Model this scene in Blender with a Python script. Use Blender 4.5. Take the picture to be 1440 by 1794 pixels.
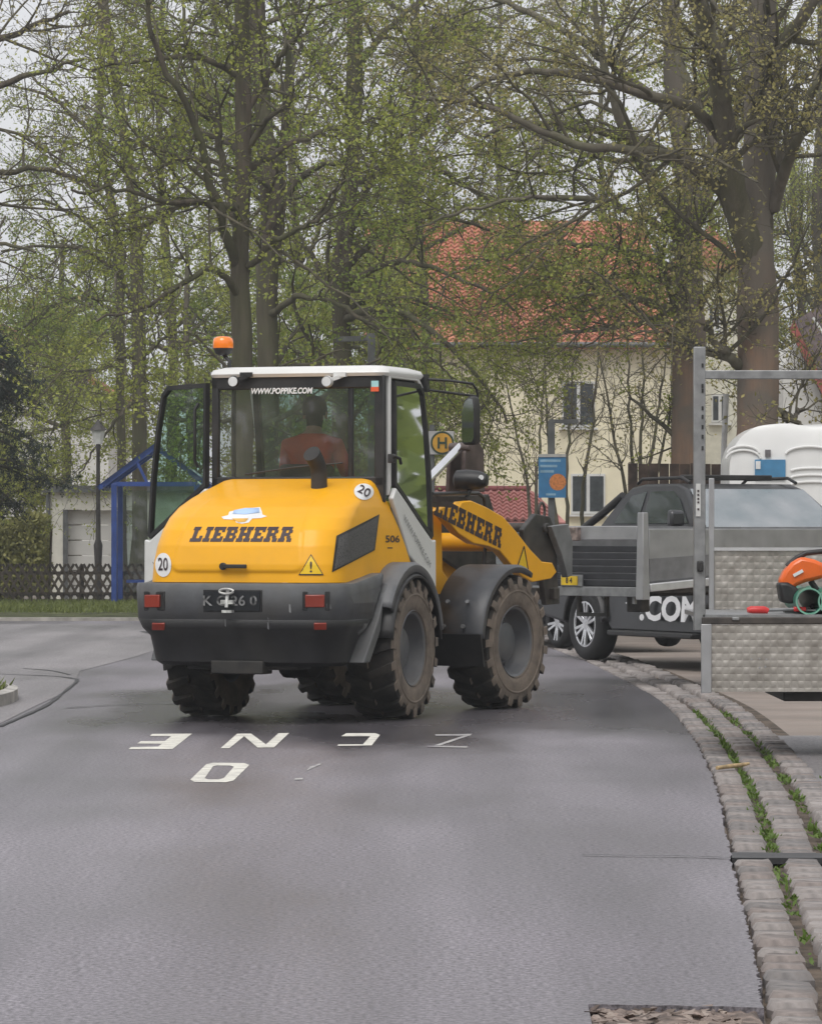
import bpy, bmesh, math, random
import numpy as np
from mathutils import Vector, Matrix

# ------------------------------------------------------------------ camera, sky, sun, exposure
F, HZ, CX, CAMZ = 6810.0, 930.0, 720.0, 1.45     # lens in photo pixels, horizon row, centre column, eye height
scene = bpy.context.scene
for o in list(bpy.data.objects): bpy.data.objects.remove(o)
cam = bpy.data.cameras.new('camera'); camo = bpy.data.objects.new('camera', cam)
scene.collection.objects.link(camo); scene.camera = camo
camo.location = (0, 0, CAMZ); camo.rotation_euler = (math.radians(90), 0, 0)
cam.sensor_fit = 'HORIZONTAL'; cam.sensor_width = 36; cam.lens = 36*F/1440
cam.shift_y = (HZ-897)/1440; cam.clip_start = 0.5; cam.clip_end = 2000

SUN_EL, SUN_AZ = math.radians(55), math.radians(200)      # soft high light from behind the camera
world = bpy.data.worlds.new('World'); scene.world = world; world.use_nodes = True
wn = world.node_tree.nodes; wl = world.node_tree.links; wn.clear()
sky = wn.new('ShaderNodeTexSky'); sky.sky_type = 'NISHITA'; sky.sun_disc = False
sky.sun_elevation = SUN_EL; sky.sun_rotation = SUN_AZ; sky.air_density = 1.0; sky.dust_density = 4.0
hs = wn.new('ShaderNodeHueSaturation'); hs.inputs['Saturation'].default_value = 0.25; hs.inputs['Value'].default_value = 1.0
tc = wn.new('ShaderNodeTexCoord'); nz = wn.new('ShaderNodeTexNoise'); nz.inputs['Scale'].default_value = 2.2; nz.inputs['Detail'].default_value = 5
rmp = wn.new('ShaderNodeMapRange'); rmp.inputs[1].default_value = .3; rmp.inputs[2].default_value = .7; rmp.inputs[3].default_value = 5.8; rmp.inputs[4].default_value = 7.4
cmb = wn.new('ShaderNodeVectorMath'); cmb.operation = 'MULTIPLY'; cmb.inputs[1].default_value = (1.0, 1.01, 1.05)
mx = wn.new('ShaderNodeMix'); mx.data_type = 'RGBA'; mx.inputs[0].default_value = 0.85
bg = wn.new('ShaderNodeBackground'); bg.inputs[1].default_value = 0.1; wo = wn.new('ShaderNodeOutputWorld')
wl.new(sky.outputs[0], hs.inputs['Color']); wl.new(tc.outputs['Generated'], nz.inputs['Vector'])
wl.new(nz.outputs[0], rmp.inputs[0]); wl.new(rmp.outputs[0], cmb.inputs[0])
wl.new(hs.outputs[0], mx.inputs[6]); wl.new(cmb.outputs[0], mx.inputs[7]); wl.new(mx.outputs[2], bg.inputs[0]); wl.new(bg.outputs[0], wo.inputs[0])
sl = bpy.data.lights.new('sun', 'SUN'); slo = bpy.data.objects.new('sun', sl); scene.collection.objects.link(slo)
sl.energy = 1.3; sl.angle = math.radians(35); sl.color = (1, .97, .93)
sd = Vector((math.sin(SUN_AZ)*math.cos(SUN_EL), math.cos(SUN_AZ)*math.cos(SUN_EL), math.sin(SUN_EL)))
slo.rotation_euler = sd.to_track_quat('Z', 'Y').to_euler(); slo.location = (0, 0, 40)
scene.view_settings.view_transform = 'Standard'; scene.view_settings.look = 'None'
scene.view_settings.exposure = 0.50; scene.view_settings.gamma = 1.0; scene.view_settings.use_curve_mapping = False
scene.cycles.use_denoising = True; scene.cycles.max_bounces = 8; scene.cycles.transparent_max_bounces = 16
scene.cycles.sample_clamp_indirect = 4

# ------------------------------------------------------------------ helpers
COL = scene.collection
PI = math.pi
rng = np.random.default_rng(7); random.seed(7)
def at(px, py, Y): return Vector(((px-CX)/F*Y, Y, CAMZ-(py-HZ)/F*Y))
def gnd(px, py, z=0.0):
    Y = F*(CAMZ-z)/(py-HZ); return Vector(((px-CX)/F*Y, Y, z))

def tag(o, label=None, cat=None, group=None, kind=None):
    if label: o['label'] = label
    if cat: o['category'] = cat
    if group: o['group'] = group
    if kind: o['kind'] = kind
    return o
def empty(name, loc=(0,0,0), rz=0, **k):
    o = bpy.data.objects.new(name, None); COL.objects.link(o); o.location = loc; o.rotation_euler = (0,0,rz); o.empty_display_size = .1
    return tag(o, **k)
def link(name, me, parent=None, **k):
    o = bpy.data.objects.new(name, me); COL.objects.link(o)
    if parent: o.parent = parent
    return tag(o, **k)
def np_mesh(name, V, Fc, mat=None, smooth=False):
    V = np.asarray(V, dtype=np.float32); Fc = np.asarray(Fc, dtype=np.int32); k = Fc.shape[1]; n = len(Fc)
    me = bpy.data.meshes.new(name); me.vertices.add(len(V)); me.vertices.foreach_set('co', V.ravel())
    me.loops.add(n*k); me.loops.foreach_set('vertex_index', Fc.ravel())
    me.polygons.add(n); me.polygons.foreach_set('loop_start', np.arange(n, dtype=np.int32)*k)
    if smooth: me.polygons.foreach_set('use_smooth', np.ones(n, dtype=bool))
    me.update(calc_edges=True)
    if mat: me.materials.append(mat)
    return me

class MB:
    """collects shapes for one mesh"""
    def __init__(s): s.v = []; s.f = []; s.mi = []; s.cur = 0
    def add(s, vs, fs):
        b = len(s.v); s.v += [tuple(p) for p in vs]; s.f += [tuple(i+b for i in f) for f in fs]; s.mi += [s.cur]*len(fs); return s
    def box(s, c, d, rot=None, top=None):
        c = Vector(c); h = Vector(d)*.5; vs = []
        for z in (-1, 1):
            k = top if (top and z > 0) else (1, 1)
            for x, y in ((-1,-1),(1,-1),(1,1),(-1,1)):
                p = Vector((x*h.x*k[0], y*h.y*k[1], z*h.z))
                if rot is not None: p = rot @ p
                vs.append(c+p)
        return s.add(vs, [(3,2,1,0),(4,5,6,7),(0,1,5,4),(1,2,6,5),(2,3,7,6),(3,0,4,7)])
    def bar(s, a, b, w, h=None, up=(0,0,1)):
        a = Vector(a); b = Vector(b); t = (b-a).normalized(); u = Vector(up)
        if abs(t.dot(u)) > .98: u = Vector((0,1,0))
        x = t.cross(u).normalized(); y = x.cross(t); h = h or w
        vs = [p+x*(i*w/2)+y*(j*h/2) for p in (a, b) for i, j in ((-1,-1),(1,-1),(1,1),(-1,1))]
        return s.add(vs, [(0,1,2,3),(7,6,5,4),(0,4,5,1),(1,5,6,2),(2,6,7,3),(3,7,4,0)])
    def tube(s, pts, r, n=10, cap=True):
        pts = [Vector(p) for p in pts]; m = len(pts); rr = r if isinstance(r, (list, tuple)) else [r]*m
        vs = []; ref = None
        for i, p in enumerate(pts):
            t = (pts[min(i+1, m-1)]-pts[max(i-1, 0)]).normalized()
            if ref is None: ref = Vector((0,0,1)) if abs(t.z) < .9 else Vector((1,0,0))
            x = t.cross(ref).normalized(); y = x.cross(t).normalized(); ref = y
            for k in range(n):
                a = 2*PI*k/n; vs.append(p+(x*math.cos(a)+y*math.sin(a))*rr[i])
        fs = [(i*n+k, i*n+(k+1) % n, (i+1)*n+(k+1) % n, (i+1)*n+k) for i in range(m-1) for k in range(n)]
        if cap: fs += [tuple(range(n-1, -1, -1)), tuple(range((m-1)*n, m*n))]
        return s.add(vs, fs)
    def lathe(s, prof, c=(0,0,0), axis='x', n=32, closed=False):
        """prof: (axial, radius)"""
        c = Vector(c); vs = []; m = len(prof)
        for a, r in prof:
            for k in range(n):
                t = 2*PI*k/n; u, w = r*math.cos(t), r*math.sin(t)
                vs.append(c+Vector({'x': (a, u, w), 'y': (w, a, u), 'z': (u, w, a)}[axis]))
        fs = [(i*n+k, i*n+(k+1) % n, (i+1)*n+(k+1) % n, (i+1)*n+k) for i in range(m-1) for k in range(n)]
        if closed: fs += [((m-1)*n+k, (m-1)*n+(k+1) % n, (k+1) % n, k) for k in range(n)]
        return s.add(vs, fs)
    def disc(s, c, r, normal, n=24, th=0.0, sx=1.0):
        nrm = Vector(normal).normalized(); u = Vector((0,0,1)) if abs(nrm.z) < .9 else Vector((0,1,0))
        x = u.cross(nrm).normalized(); y = nrm.cross(x); c = Vector(c)
        ring = [c+(x*math.cos(2*PI*k/n)*sx+y*math.sin(2*PI*k/n))*r for k in range(n)]
        if th <= 0: return s.add(ring, [tuple(range(n))])
        vs = [p-nrm*th for p in ring]+ring
        return s.add(vs, [tuple(range(n, 2*n)), tuple(range(n-1, -1, -1))]+[(k, (k+1) % n, n+(k+1) % n, n+k) for k in range(n)])
    def prism(s, poly, off):
        """poly: 3-D outline, off: extrusion vector"""
        n = len(poly); off = Vector(off); vs = [Vector(p) for p in poly]; vs += [p+off for p in vs]
        return s.add(vs, [tuple(range(n-1, -1, -1)), tuple(range(n, 2*n))]+[(k, (k+1) % n, n+(k+1) % n, n+k) for k in range(n)])
    def grid(s, rows):
        n = len(rows[0]); return s.add([p for r in rows for p in r], [(i*n+k, i*n+k+1, (i+1)*n+k+1, (i+1)*n+k) for i in range(len(rows)-1) for k in range(n-1)])
    def build(s, name, mat, parent=None, smooth=None, bevel=0, fix=True, **kw):
        me = bpy.data.meshes.new(name); me.from_pydata(s.v, [], s.f)
        for m in (mat if isinstance(mat, (list, tuple)) else [mat]): me.materials.append(m)
        if any(s.mi): me.polygons.foreach_set('material_index', s.mi)
        if fix:
            bm = bmesh.new(); bm.from_mesh(me); bmesh.ops.recalc_face_normals(bm, faces=bm.faces); bm.to_mesh(me); bm.free()
        if smooth is not None:
            me.polygons.foreach_set('use_smooth', [True]*len(me.polygons)); me.set_sharp_from_angle(angle=math.radians(smooth))
        me.update(); o = link(name, me, parent, **kw)
        if bevel:
            b = o.modifiers.new('bevel', 'BEVEL'); b.width = bevel; b.segments = 2; b.limit_method = 'ANGLE'; b.angle_limit = math.radians(40)
            if smooth is None:
                me.polygons.foreach_set('use_smooth', [True]*len(me.polygons)); me.set_sharp_from_angle(angle=math.radians(50))
        return o

def solidify(o, t, off=-1):
    m = o.modifiers.new('thickness', 'SOLIDIFY'); m.thickness = t; m.offset = off; return o

# ------------------------------------------------------------------ materials
MAT = {}
def mat(name, col, rough=.6, metal=0, var=.12, vscale=6.0, bump=0, bscale=60, coat=0, dirt=None, dirt_amt=0, dscale=3.0, spec=.5, island=0, col2=None, transl=0, coords='Object', emit=0):
    if name in MAT: return MAT[name]
    m = bpy.data.materials.new(name); m.use_nodes = True; N = m.node_tree.nodes; L = m.node_tree.links
    b = N['Principled BSDF']; b.inputs['Roughness'].default_value = rough; b.inputs['Metallic'].default_value = metal
    b.inputs['Specular IOR Level'].default_value = spec
    if coat: b.inputs['Coat Weight'].default_value = coat; b.inputs['Coat Roughness'].default_value = .08
    t = N.new('ShaderNodeTexCoord'); vec = t.outputs[coords]
    n = N.new('ShaderNodeTexNoise'); n.inputs['Scale'].default_value = vscale; n.inputs['Detail'].default_value = 4; L.new(vec, n.inputs['Vector'])
    c2 = col2 or tuple(x*(1-2*var) for x in col); c1 = col if col2 else tuple(min(1, x*(1+var)) for x in col)
    r = N.new('ShaderNodeMapRange'); r.inputs[1].default_value = .35; r.inputs[2].default_value = .65; L.new(n.outputs[0], r.inputs[0])
    x = N.new('ShaderNodeMix'); x.data_type = 'RGBA'; x.inputs[6].default_value = (*c2, 1); x.inputs[7].default_value = (*c1, 1); out = x.outputs[2]
    if island:
        g = N.new('ShaderNodeNewGeometry'); a = N.new('ShaderNodeMath'); a.operation = 'MULTIPLY_ADD'; a.inputs[1].default_value = island
        s = N.new('ShaderNodeMath'); s.operation = 'MULTIPLY'; s.inputs[1].default_value = 1-island
        L.new(r.outputs[0], s.inputs[0]); L.new(g.outputs['Random Per Island'], a.inputs[0]); L.new(s.outputs[0], a.inputs[2]); L.new(a.outputs[0], x.inputs[0])
    else: L.new(r.outputs[0], x.inputs[0])
    if dirt:
        n2 = N.new('ShaderNodeTexNoise'); n2.inputs['Scale'].default_value = dscale; n2.inputs['Detail'].default_value = 8; n2.inputs['Roughness'].default_value = .65; L.new(vec, n2.inputs['Vector'])
        r2 = N.new('ShaderNodeMapRange'); r2.inputs[1].default_value = .42; r2.inputs[2].default_value = .68; r2.inputs[4].default_value = dirt_amt; L.new(n2.outputs[0], r2.inputs[0])
        y = N.new('ShaderNodeMix'); y.data_type = 'RGBA'; y.inputs[7].default_value = (*dirt, 1); L.new(r2.outputs[0], y.inputs[0]); L.new(out, y.inputs[6]); out = y.outputs[2]
        rr = N.new('ShaderNodeMapRange'); rr.inputs[3].default_value = rough; rr.inputs[4].default_value = .85; L.new(r2.outputs[0], rr.inputs[0]); L.new(rr.outputs[0], b.inputs['Roughness'])
    L.new(out, b.inputs['Base Color'])
    if bump:
        n3 = N.new('ShaderNodeTexNoise'); n3.inputs['Scale'].default_value = bscale; n3.inputs['Detail'].default_value = 5; L.new(vec, n3.inputs['Vector'])
        u = N.new('ShaderNodeBump'); u.inputs['Strength'].default_value = 1; u.inputs['Distance'].default_value = bump; L.new(n3.outputs[0], u.inputs['Height']); L.new(u.outputs[0], b.inputs['Normal'])
    if emit: L.new(out, b.inputs['Emission Color']); b.inputs['Emission Strength'].default_value = emit
    if transl:
        tr = N.new('ShaderNodeBsdfTranslucent'); L.new(out, tr.inputs['Color']); ms = N.new('ShaderNodeMixShader'); ms.inputs[0].default_value = transl
        L.new(b.outputs[0], ms.inputs[1]); L.new(tr.outputs[0], ms.inputs[2]); L.new(ms.outputs[0], N['Material Output'].inputs[0])
    MAT[name] = m; return m
def glass(name, tint, gloss=.9, base=.06, rough=.02, film=0, fcol=(.35,.35,.34), fscale=5):
    if name in MAT: return MAT[name]
    m = bpy.data.materials.new(name); m.use_nodes = True; N = m.node_tree.nodes; L = m.node_tree.links; N.clear()
    o = N.new('ShaderNodeOutputMaterial'); t = N.new('ShaderNodeBsdfTransparent'); t.inputs[0].default_value = (*tint, 1)
    g = N.new('ShaderNodeBsdfGlossy'); g.inputs['Roughness'].default_value = rough; g.inputs['Color'].default_value = (gloss, gloss, gloss, 1)
    fr = N.new('ShaderNodeFresnel'); fr.inputs[0].default_value = 1.5
    mr = N.new('ShaderNodeMath'); mr.operation = 'ADD'; mr.inputs[1].default_value = base; L.new(fr.outputs[0], mr.inputs[0])
    a = N.new('ShaderNodeMixShader'); L.new(mr.outputs[0], a.inputs[0]); L.new(t.outputs[0], a.inputs[1]); L.new(g.outputs[0], a.inputs[2]); out = a
    if film:   # diffuse film: dust, and on the pickup windscreen painted-in reflections
        d = N.new('ShaderNodeBsdfDiffuse'); d.inputs[0].default_value = (*fcol, 1); nn = N.new('ShaderNodeTexNoise'); nn.inputs['Scale'].default_value = fscale; nn.inputs['Detail'].default_value = 6
        q = N.new('ShaderNodeMapRange'); q.inputs[1].default_value = .3; q.inputs[2].default_value = .75; q.inputs[3].default_value = film*.4; q.inputs[4].default_value = film*1.6; L.new(nn.outputs[0], q.inputs[0])
        tcn = N.new('ShaderNodeTexCoord'); L.new(tcn.outputs['Object'], nn.inputs['Vector'])
        e = N.new('ShaderNodeMixShader'); L.new(q.outputs[0], e.inputs[0]); L.new(a.outputs[0], e.inputs[1]); L.new(d.outputs[0], e.inputs[2]); out = e
    L.new(out.outputs[0], o.inputs[0]); MAT[name] = m; return m

YEL = mat('loader_yellow', (.86,.41,.003), 0.42, coat=.10, spec=.35, var=.03, vscale=2, dirt=(.40,.22,.05), dirt_amt=.14, dscale=2.5)
WHT = mat('loader_white', (.72,.72,.70), .4, coat=.3, var=.03, dirt=(.35,.33,.3), dirt_amt=.25)
GRY = mat('counterweight_grey', (.115,.12,.127), .5, var=.1, dirt=(.16,.15,.13), dirt_amt=.5, dscale=2.2)
FEN = mat('fender_grey', (.11,.115,.125), .45, var=.08, dirt=(.2,.18,.15), dirt_amt=.3)
BLK = mat('black_plastic', (.013,.013,.014), .45, var=.1, dirt=(.06,.055,.05), dirt_amt=.4)
DRK = mat('dark_underframe', (.02,.02,.02), .75, var=.2, dirt=(.06,.05,.04), dirt_amt=.6)
RUB = mat('muddy_tyre_rubber', (.018,.017,.016), .85, var=.2, bump=.003, bscale=80, dirt=(.055,.045,.036), dirt_amt=.8, dscale=5)
SIDE = mat('mud_caked_sidewall', (.15,.122,.098), .95, var=.15, vscale=9, bump=.003, bscale=50, dirt=(.23,.18,.14), dirt_amt=.8, dscale=6)
RIMG = mat('rim_grey', (.115,.12,.13), .45, var=.08, dirt=(.13,.11,.09), dirt_amt=.5)
CHR = mat('chrome_rod', (.8,.8,.82), .15, metal=1, var=.03)
STL = mat('galvanised_steel', (.30,.305,.31), .45, metal=.7, var=.12, vscale=12, dirt=(.25,.24,.22), dirt_amt=.35)
DSTL = mat('dark_worn_steel', (.06,.058,.056), .5, metal=.5, var=.25, dirt=(.12,.09,.07), dirt_amt=.5)
RED = mat('tail_lamp_red', (.27,.03,.014), .3, coat=.3, var=.1)
ORA = mat('beacon_orange', (.85,.20,.01), .22, coat=.6, var=.08, emit=.10)
LENS = mat('lamp_lens', (.75,.77,.78), .15, coat=.8, var=.08)
TXT = mat('print_dark', (.035,.018,.022), .5, var=.05)
TXTW = mat('print_white', (.75,.75,.75), .5, var=.05)
REDP = mat('sticker_red', (.75,.12,.04), .4, var=.05)
BLUP = mat('sticker_blue', (.35,.48,.70), .4, var=.2)
CYA = mat('sticker_cyan', (.35,.6,.62), .4, var=.1)
YELP = mat('sticker_yellow', (.80,.52,.01), .4, var=.03)
PLT = mat('plate_black', (.012,.014,.018), .35, var=.1)
GLS = glass('cab_glass', (.58,.63,.61), film=.10, base=.05)
GLG = glass('green_glass', (.46,.66,.56), film=.03, base=.03)
# dark perforated grille
def grille_mat():
    m = bpy.data.materials.new('grille_mesh'); m.use_nodes = True; N = m.node_tree.nodes; L = m.node_tree.links; b = N['Principled BSDF']
    v = N.new('ShaderNodeTexVoronoi'); v.inputs['Scale'].default_value = 70; t = N.new('ShaderNodeTexCoord'); L.new(t.outputs['Object'], v.inputs['Vector'])
    r = N.new('ShaderNodeValToRGB'); r.color_ramp.elements[0].position = .2; r.color_ramp.elements[0].color = (.015,.015,.016,1); r.color_ramp.elements[1].position = .45; r.color_ramp.elements[1].color = (.075,.072,.07,1)
    L.new(v.outputs[0], r.inputs[0]); L.new(r.outputs[0], b.inputs['Base Color']); b.inputs['Roughness'].default_value = .6; return m
GRL = grille_mat()

# text and slab letters as flat meshes mapped onto a surface
def text_geo(s, size, shear=0, offset=0):
    c = bpy.data.curves.new('t', 'FONT'); c.body = s; c.size = size; c.shear = shear; c.offset = offset; c.align_x = 'CENTER'; c.align_y = 'CENTER'; c.resolution_u = 3
    o = bpy.data.objects.new('t', c); COL.objects.link(o); bpy.context.view_layer.update()
    me = bpy.data.meshes.new_from_object(o.evaluated_get(bpy.context.evaluated_depsgraph_get()))
    V = [v.co.copy() for v in me.vertices]; Fc = [tuple(p.vertices) for p in me.polygons]
    bpy.data.objects.remove(o); bpy.data.meshes.remove(me); bpy.data.curves.remove(c); return V, Fc
SLAB = {'L': (7, [(0,0,7,1.6),(.9,1.6,3.3,5.4),(0,5.4,4.2,7),(5.2,1.6,7,2.8)]), 'I': (4.2, [(0,0,4.2,1.6),(.9,1.6,3.3,5.4),(0,5.4,4.2,7)]),
 'E': (7, [(0,0,7,1.6),(.9,1.6,3.3,5.4),(0,5.4,7,7),(5.3,1.6,7,2.5),(5.3,4.5,7,5.4),(3.3,2.8,5,4.2)]),
 'B': (7.2, [(0,0,6.6,1.6),(.9,1.6,3.3,5.4),(0,5.4,6.4,7),(3.3,2.9,6.2,4.1),(5,1.6,7.2,2.9),(4.8,4.1,7,5.4)]),
 'H': (8.3, [(0,0,3.9,1.6),(.9,1.6,3.3,5.4),(0,5.4,3.9,7),(4.4,0,8.3,1.6),(5,1.6,7.4,5.4),(4.4,5.4,8.3,7),(3.3,2.8,5,4.2)]),
 'R': (8, [(0,0,3.9,1.6),(.9,1.6,3.3,5.4),(0,5.4,6.4,7),(3.3,2.7,6.2,4.1),(4.8,4.1,7.2,5.4),(4.6,1.6,7,2.7),(5.2,0,8,1.6)])}
def slab_geo(s, height, shear=.12, gap=.7):
    V = []; Fc = []; x = 0; tot = sum(SLAB[c][0] for c in s)+gap*(len(s)-1)
    for c in s:
        w, rs = SLAB[c]
        for (a, b, d, e) in rs:
            n = len(V); V += [Vector(((x+u-tot/2+(v-3.5)*shear)*height/7, (v-3.5)*height/7, 0)) for u, v in ((a,b),(d,b),(d,e),(a,e))]; Fc.append((n, n+1, n+2, n+3))
        x += w+gap
    return V, Fc
def decal(name, geo, fn, m, parent, **k):
    b = MB(); b.add([fn(p.x, p.y) for p in geo[0]], geo[1]); return b.build(name, m, parent, fix=False, **k)
def ring_geo(r0, r1, n=32):
    V = []; Fc = []
    for i in range(n):
        a = 2*PI*i/n; V += [Vector((r*math.cos(a), r*math.sin(a), 0)) for r in (r0, r1)]
    return V, [(2*i, 2*i+1, (2*i+3) % (2*n), (2*i+2) % (2*n)) for i in range(n)]
def disc_geo(r, n=28): return [Vector((r*math.cos(2*PI*i/n), r*math.sin(2*PI*i/n), 0)) for i in range(n)], [tuple(range(n))]
def poly_geo(pts): return [Vector((x, y, 0)) for x, y in pts], [tuple(range(len(pts)))]
# ------------------------------------------------------------------ ground, road, gutter
def asphalt(name, c, speck=.5, wet=.35, damp=False):
    m = bpy.data.materials.new(name); m.use_nodes = True; N = m.node_tree.nodes; L = m.node_tree.links; b = N['Principled BSDF']
    t = N.new('ShaderNodeTexCoord'); mp = N.new('ShaderNodeMapping'); mp.inputs['Scale'].default_value = (.55, .16, 1); L.new(t.outputs['Object'], mp.inputs[0])
    n1 = N.new('ShaderNodeTexNoise'); n1.inputs['Scale'].default_value = 1.3; n1.inputs['Detail'].default_value = 6; L.new(mp.outputs[0], n1.inputs['Vector'])
    n2 = N.new('ShaderNodeTexNoise'); n2.inputs['Scale'].default_value = 45; n2.inputs['Detail'].default_value = 4; n2.inputs['Roughness'].default_value = .8; L.new(t.outputs['Object'], n2.inputs['Vector'])
    mp3 = N.new('ShaderNodeMapping'); mp3.inputs['Scale'].default_value = (1.6, .10, 1); mp3.inputs['Rotation'].default_value = (0, 0, .06); L.new(t.outputs['Object'], mp3.inputs[0])
    n3 = N.new('ShaderNodeTexNoise'); n3.inputs['Scale'].default_value = 1.0; n3.inputs['Detail'].default_value = 3; L.new(mp3.outputs[0], n3.inputs['Vector'])
    a1 = N.new('ShaderNodeMapRange'); a1.inputs[1].default_value = .3; a1.inputs[2].default_value = .7; a1.inputs[3].default_value = .70; a1.inputs[4].default_value = 1.24; L.new(n1.outputs[0], a1.inputs[0])
    a2 = N.new('ShaderNodeMapRange'); a2.inputs[1].default_value = .36; a2.inputs[2].default_value = .64; a2.inputs[3].default_value = 1-speck; a2.inputs[4].default_value = 1+speck; L.new(n2.outputs[0], a2.inputs[0])
    a3 = N.new('ShaderNodeMapRange'); a3.inputs[1].default_value = .35; a3.inputs[2].default_value = .65; a3.inputs[3].default_value = .82; a3.inputs[4].default_value = 1.16; L.new(n3.outputs[0], a3.inputs[0])
    k = N.new('ShaderNodeMath'); k.operation = 'MULTIPLY'; L.new(a1.outputs[0], k.inputs[0]); L.new(a2.outputs[0], k.inputs[1])
    k2 = N.new('ShaderNodeMath'); k2.operation = 'MULTIPLY'; L.new(k.outputs[0], k2.inputs[0]); L.new(a3.outputs[0], k2.inputs[1])
    v = N.new('ShaderNodeVectorMath'); v.operation = 'SCALE'; v.inputs[0].default_value = c; L.new(k2.outputs[0], v.inputs['Scale']); L.new(v.outputs[0], b.inputs['Base Color'])
    rr = N.new('ShaderNodeMapRange'); rr.inputs[1].default_value = .35; rr.inputs[2].default_value = .65; rr.inputs[3].default_value = wet; rr.inputs[4].default_value = wet+.2; L.new(n1.outputs[0], rr.inputs[0]); L.new(rr.outputs[0], b.inputs['Roughness'])
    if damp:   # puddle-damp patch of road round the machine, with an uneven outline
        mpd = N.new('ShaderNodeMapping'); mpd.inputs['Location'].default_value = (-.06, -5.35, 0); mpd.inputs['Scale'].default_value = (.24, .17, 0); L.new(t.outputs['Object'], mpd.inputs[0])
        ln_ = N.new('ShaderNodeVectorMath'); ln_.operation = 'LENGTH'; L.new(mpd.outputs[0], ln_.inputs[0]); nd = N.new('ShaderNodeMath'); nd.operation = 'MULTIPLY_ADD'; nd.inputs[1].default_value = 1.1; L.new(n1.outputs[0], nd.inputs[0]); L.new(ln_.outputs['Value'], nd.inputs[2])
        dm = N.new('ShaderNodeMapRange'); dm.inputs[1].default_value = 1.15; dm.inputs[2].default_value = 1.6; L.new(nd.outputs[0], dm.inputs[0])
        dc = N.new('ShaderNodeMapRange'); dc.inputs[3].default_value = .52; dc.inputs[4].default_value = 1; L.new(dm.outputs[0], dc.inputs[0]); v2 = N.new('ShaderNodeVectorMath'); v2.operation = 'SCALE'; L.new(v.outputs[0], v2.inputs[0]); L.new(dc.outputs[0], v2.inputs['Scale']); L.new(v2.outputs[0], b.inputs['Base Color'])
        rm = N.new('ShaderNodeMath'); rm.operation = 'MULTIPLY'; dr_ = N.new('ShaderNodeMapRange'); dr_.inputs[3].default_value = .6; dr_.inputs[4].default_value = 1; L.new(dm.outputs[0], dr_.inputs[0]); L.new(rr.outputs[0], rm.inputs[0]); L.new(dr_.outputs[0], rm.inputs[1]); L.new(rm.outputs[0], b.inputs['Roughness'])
    u = N.new('ShaderNodeBump'); u.inputs['Distance'].default_value = .003; u.inputs['Strength'].default_value = .45; L.new(n2.outputs[0], u.inputs['Height']); L.new(u.outputs[0], b.inputs['Normal'])
    return m
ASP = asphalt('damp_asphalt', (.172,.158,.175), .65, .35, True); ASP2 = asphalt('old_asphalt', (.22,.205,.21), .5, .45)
DIRT = mat('packed_sandy_dirt', (.255,.215,.188), .95, var=.10, vscale=1.3, bump=.003, bscale=25, dirt=(.22,.17,.14), dirt_amt=.5, dscale=2.0)
RUBL = mat('broken_rubble', (.26,.20,.17), .95, var=.35, vscale=14, bump=.03, bscale=30, dirt=(.10,.08,.07), dirt_amt=.7, dscale=9)
STONES = [mat('gutter_stone_%d' % i, c, .8, var=.16, vscale=2.5, bump=0, dirt=(.17,.14,.125), dirt_amt=.45, dscale=3) for i, c in enumerate(((.29,.262,.25),(.245,.21,.195),(.195,.182,.178)))]; STONE = STONES[0]
KERB = mat('kerb_concrete', (.42,.40,.37), .85, var=.15, vscale=5, bump=.004)
TAR = mat('tar_sealer', (.03,.03,.032), .5, var=.15)
SOIL = mat('dark_soil', (.10,.075,.055), .95, var=.3, vscale=6, bump=.01, bscale=40)
GRASS = mat('grass_blade', (.20,.23,.06), .7, col2=(.10,.13,.035), island=.7, transl=.3)
TURF = mat('turf_base', (.075,.085,.03), .95, var=.3, vscale=4, bump=.02, bscale=30)
WEED = mat('weed_leaf', (.14,.22,.035), .6, col2=(.07,.12,.02), island=.7, transl=.3)
PAINT = mat('road_paint', (.74,.72,.64), .6, var=.05, dirt=(.17,.155,.165), dirt_amt=.5, dscale=7)
PAINTW = mat('worn_road_paint', (.45,.44,.42), .6, var=.05, dirt=(.165,.15,.168), dirt_amt=1.0, dscale=5)

g = MB(); g.add([(-500,-60,-.05),(500,-60,-.05),(500,900,-.05),(-500,900,-.05)], [(0,1,2,3)]); g.build('ground', DIRT, fix=False, kind='structure', label='sandy packed ground of the yard beside the road')

edge_px = [(1345,1794),(1330,1700),(1305,1600),(1282,1500),(1262,1400),(1235,1330),(1205,1280),(1160,1230),(1100,1195),(1030,1160),(985,1143)]
ctrl = [Vector((.83, 8, 0))]+[gnd(*p) for p in edge_px]+[Vector((1.45,53,0)),Vector((.7,58,0)),Vector((-.8,62.5,0))]
def catmull(P, k):
    out = []
    for i in range(len(P)-1):
        a, b, c, d = P[max(i-1,0)], P[i], P[i+1], P[min(i+2,len(P)-1)]
        for j in range(k):
            t = j/k; out.append(.5*((2*b)+(c-a)*t+(2*a-5*b+4*c-d)*t*t+(3*b-a-3*c+d)*t**3))
    return out+[P[-1]]
edge = catmull(ctrl, 10)
cum = [0]
for i in range(1, len(edge)): cum.append(cum[-1]+(edge[i]-edge[i-1]).length)
def along(s):
    i = max(0, min(len(edge)-2, int(np.searchsorted(cum, s))-1)); t = (s-cum[i])/(cum[i+1]-cum[i]); d = (edge[i+1]-edge[i]).normalized()
    return edge[i].lerp(edge[i+1], t), d, Vector((d.y, -d.x, 0))
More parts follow.
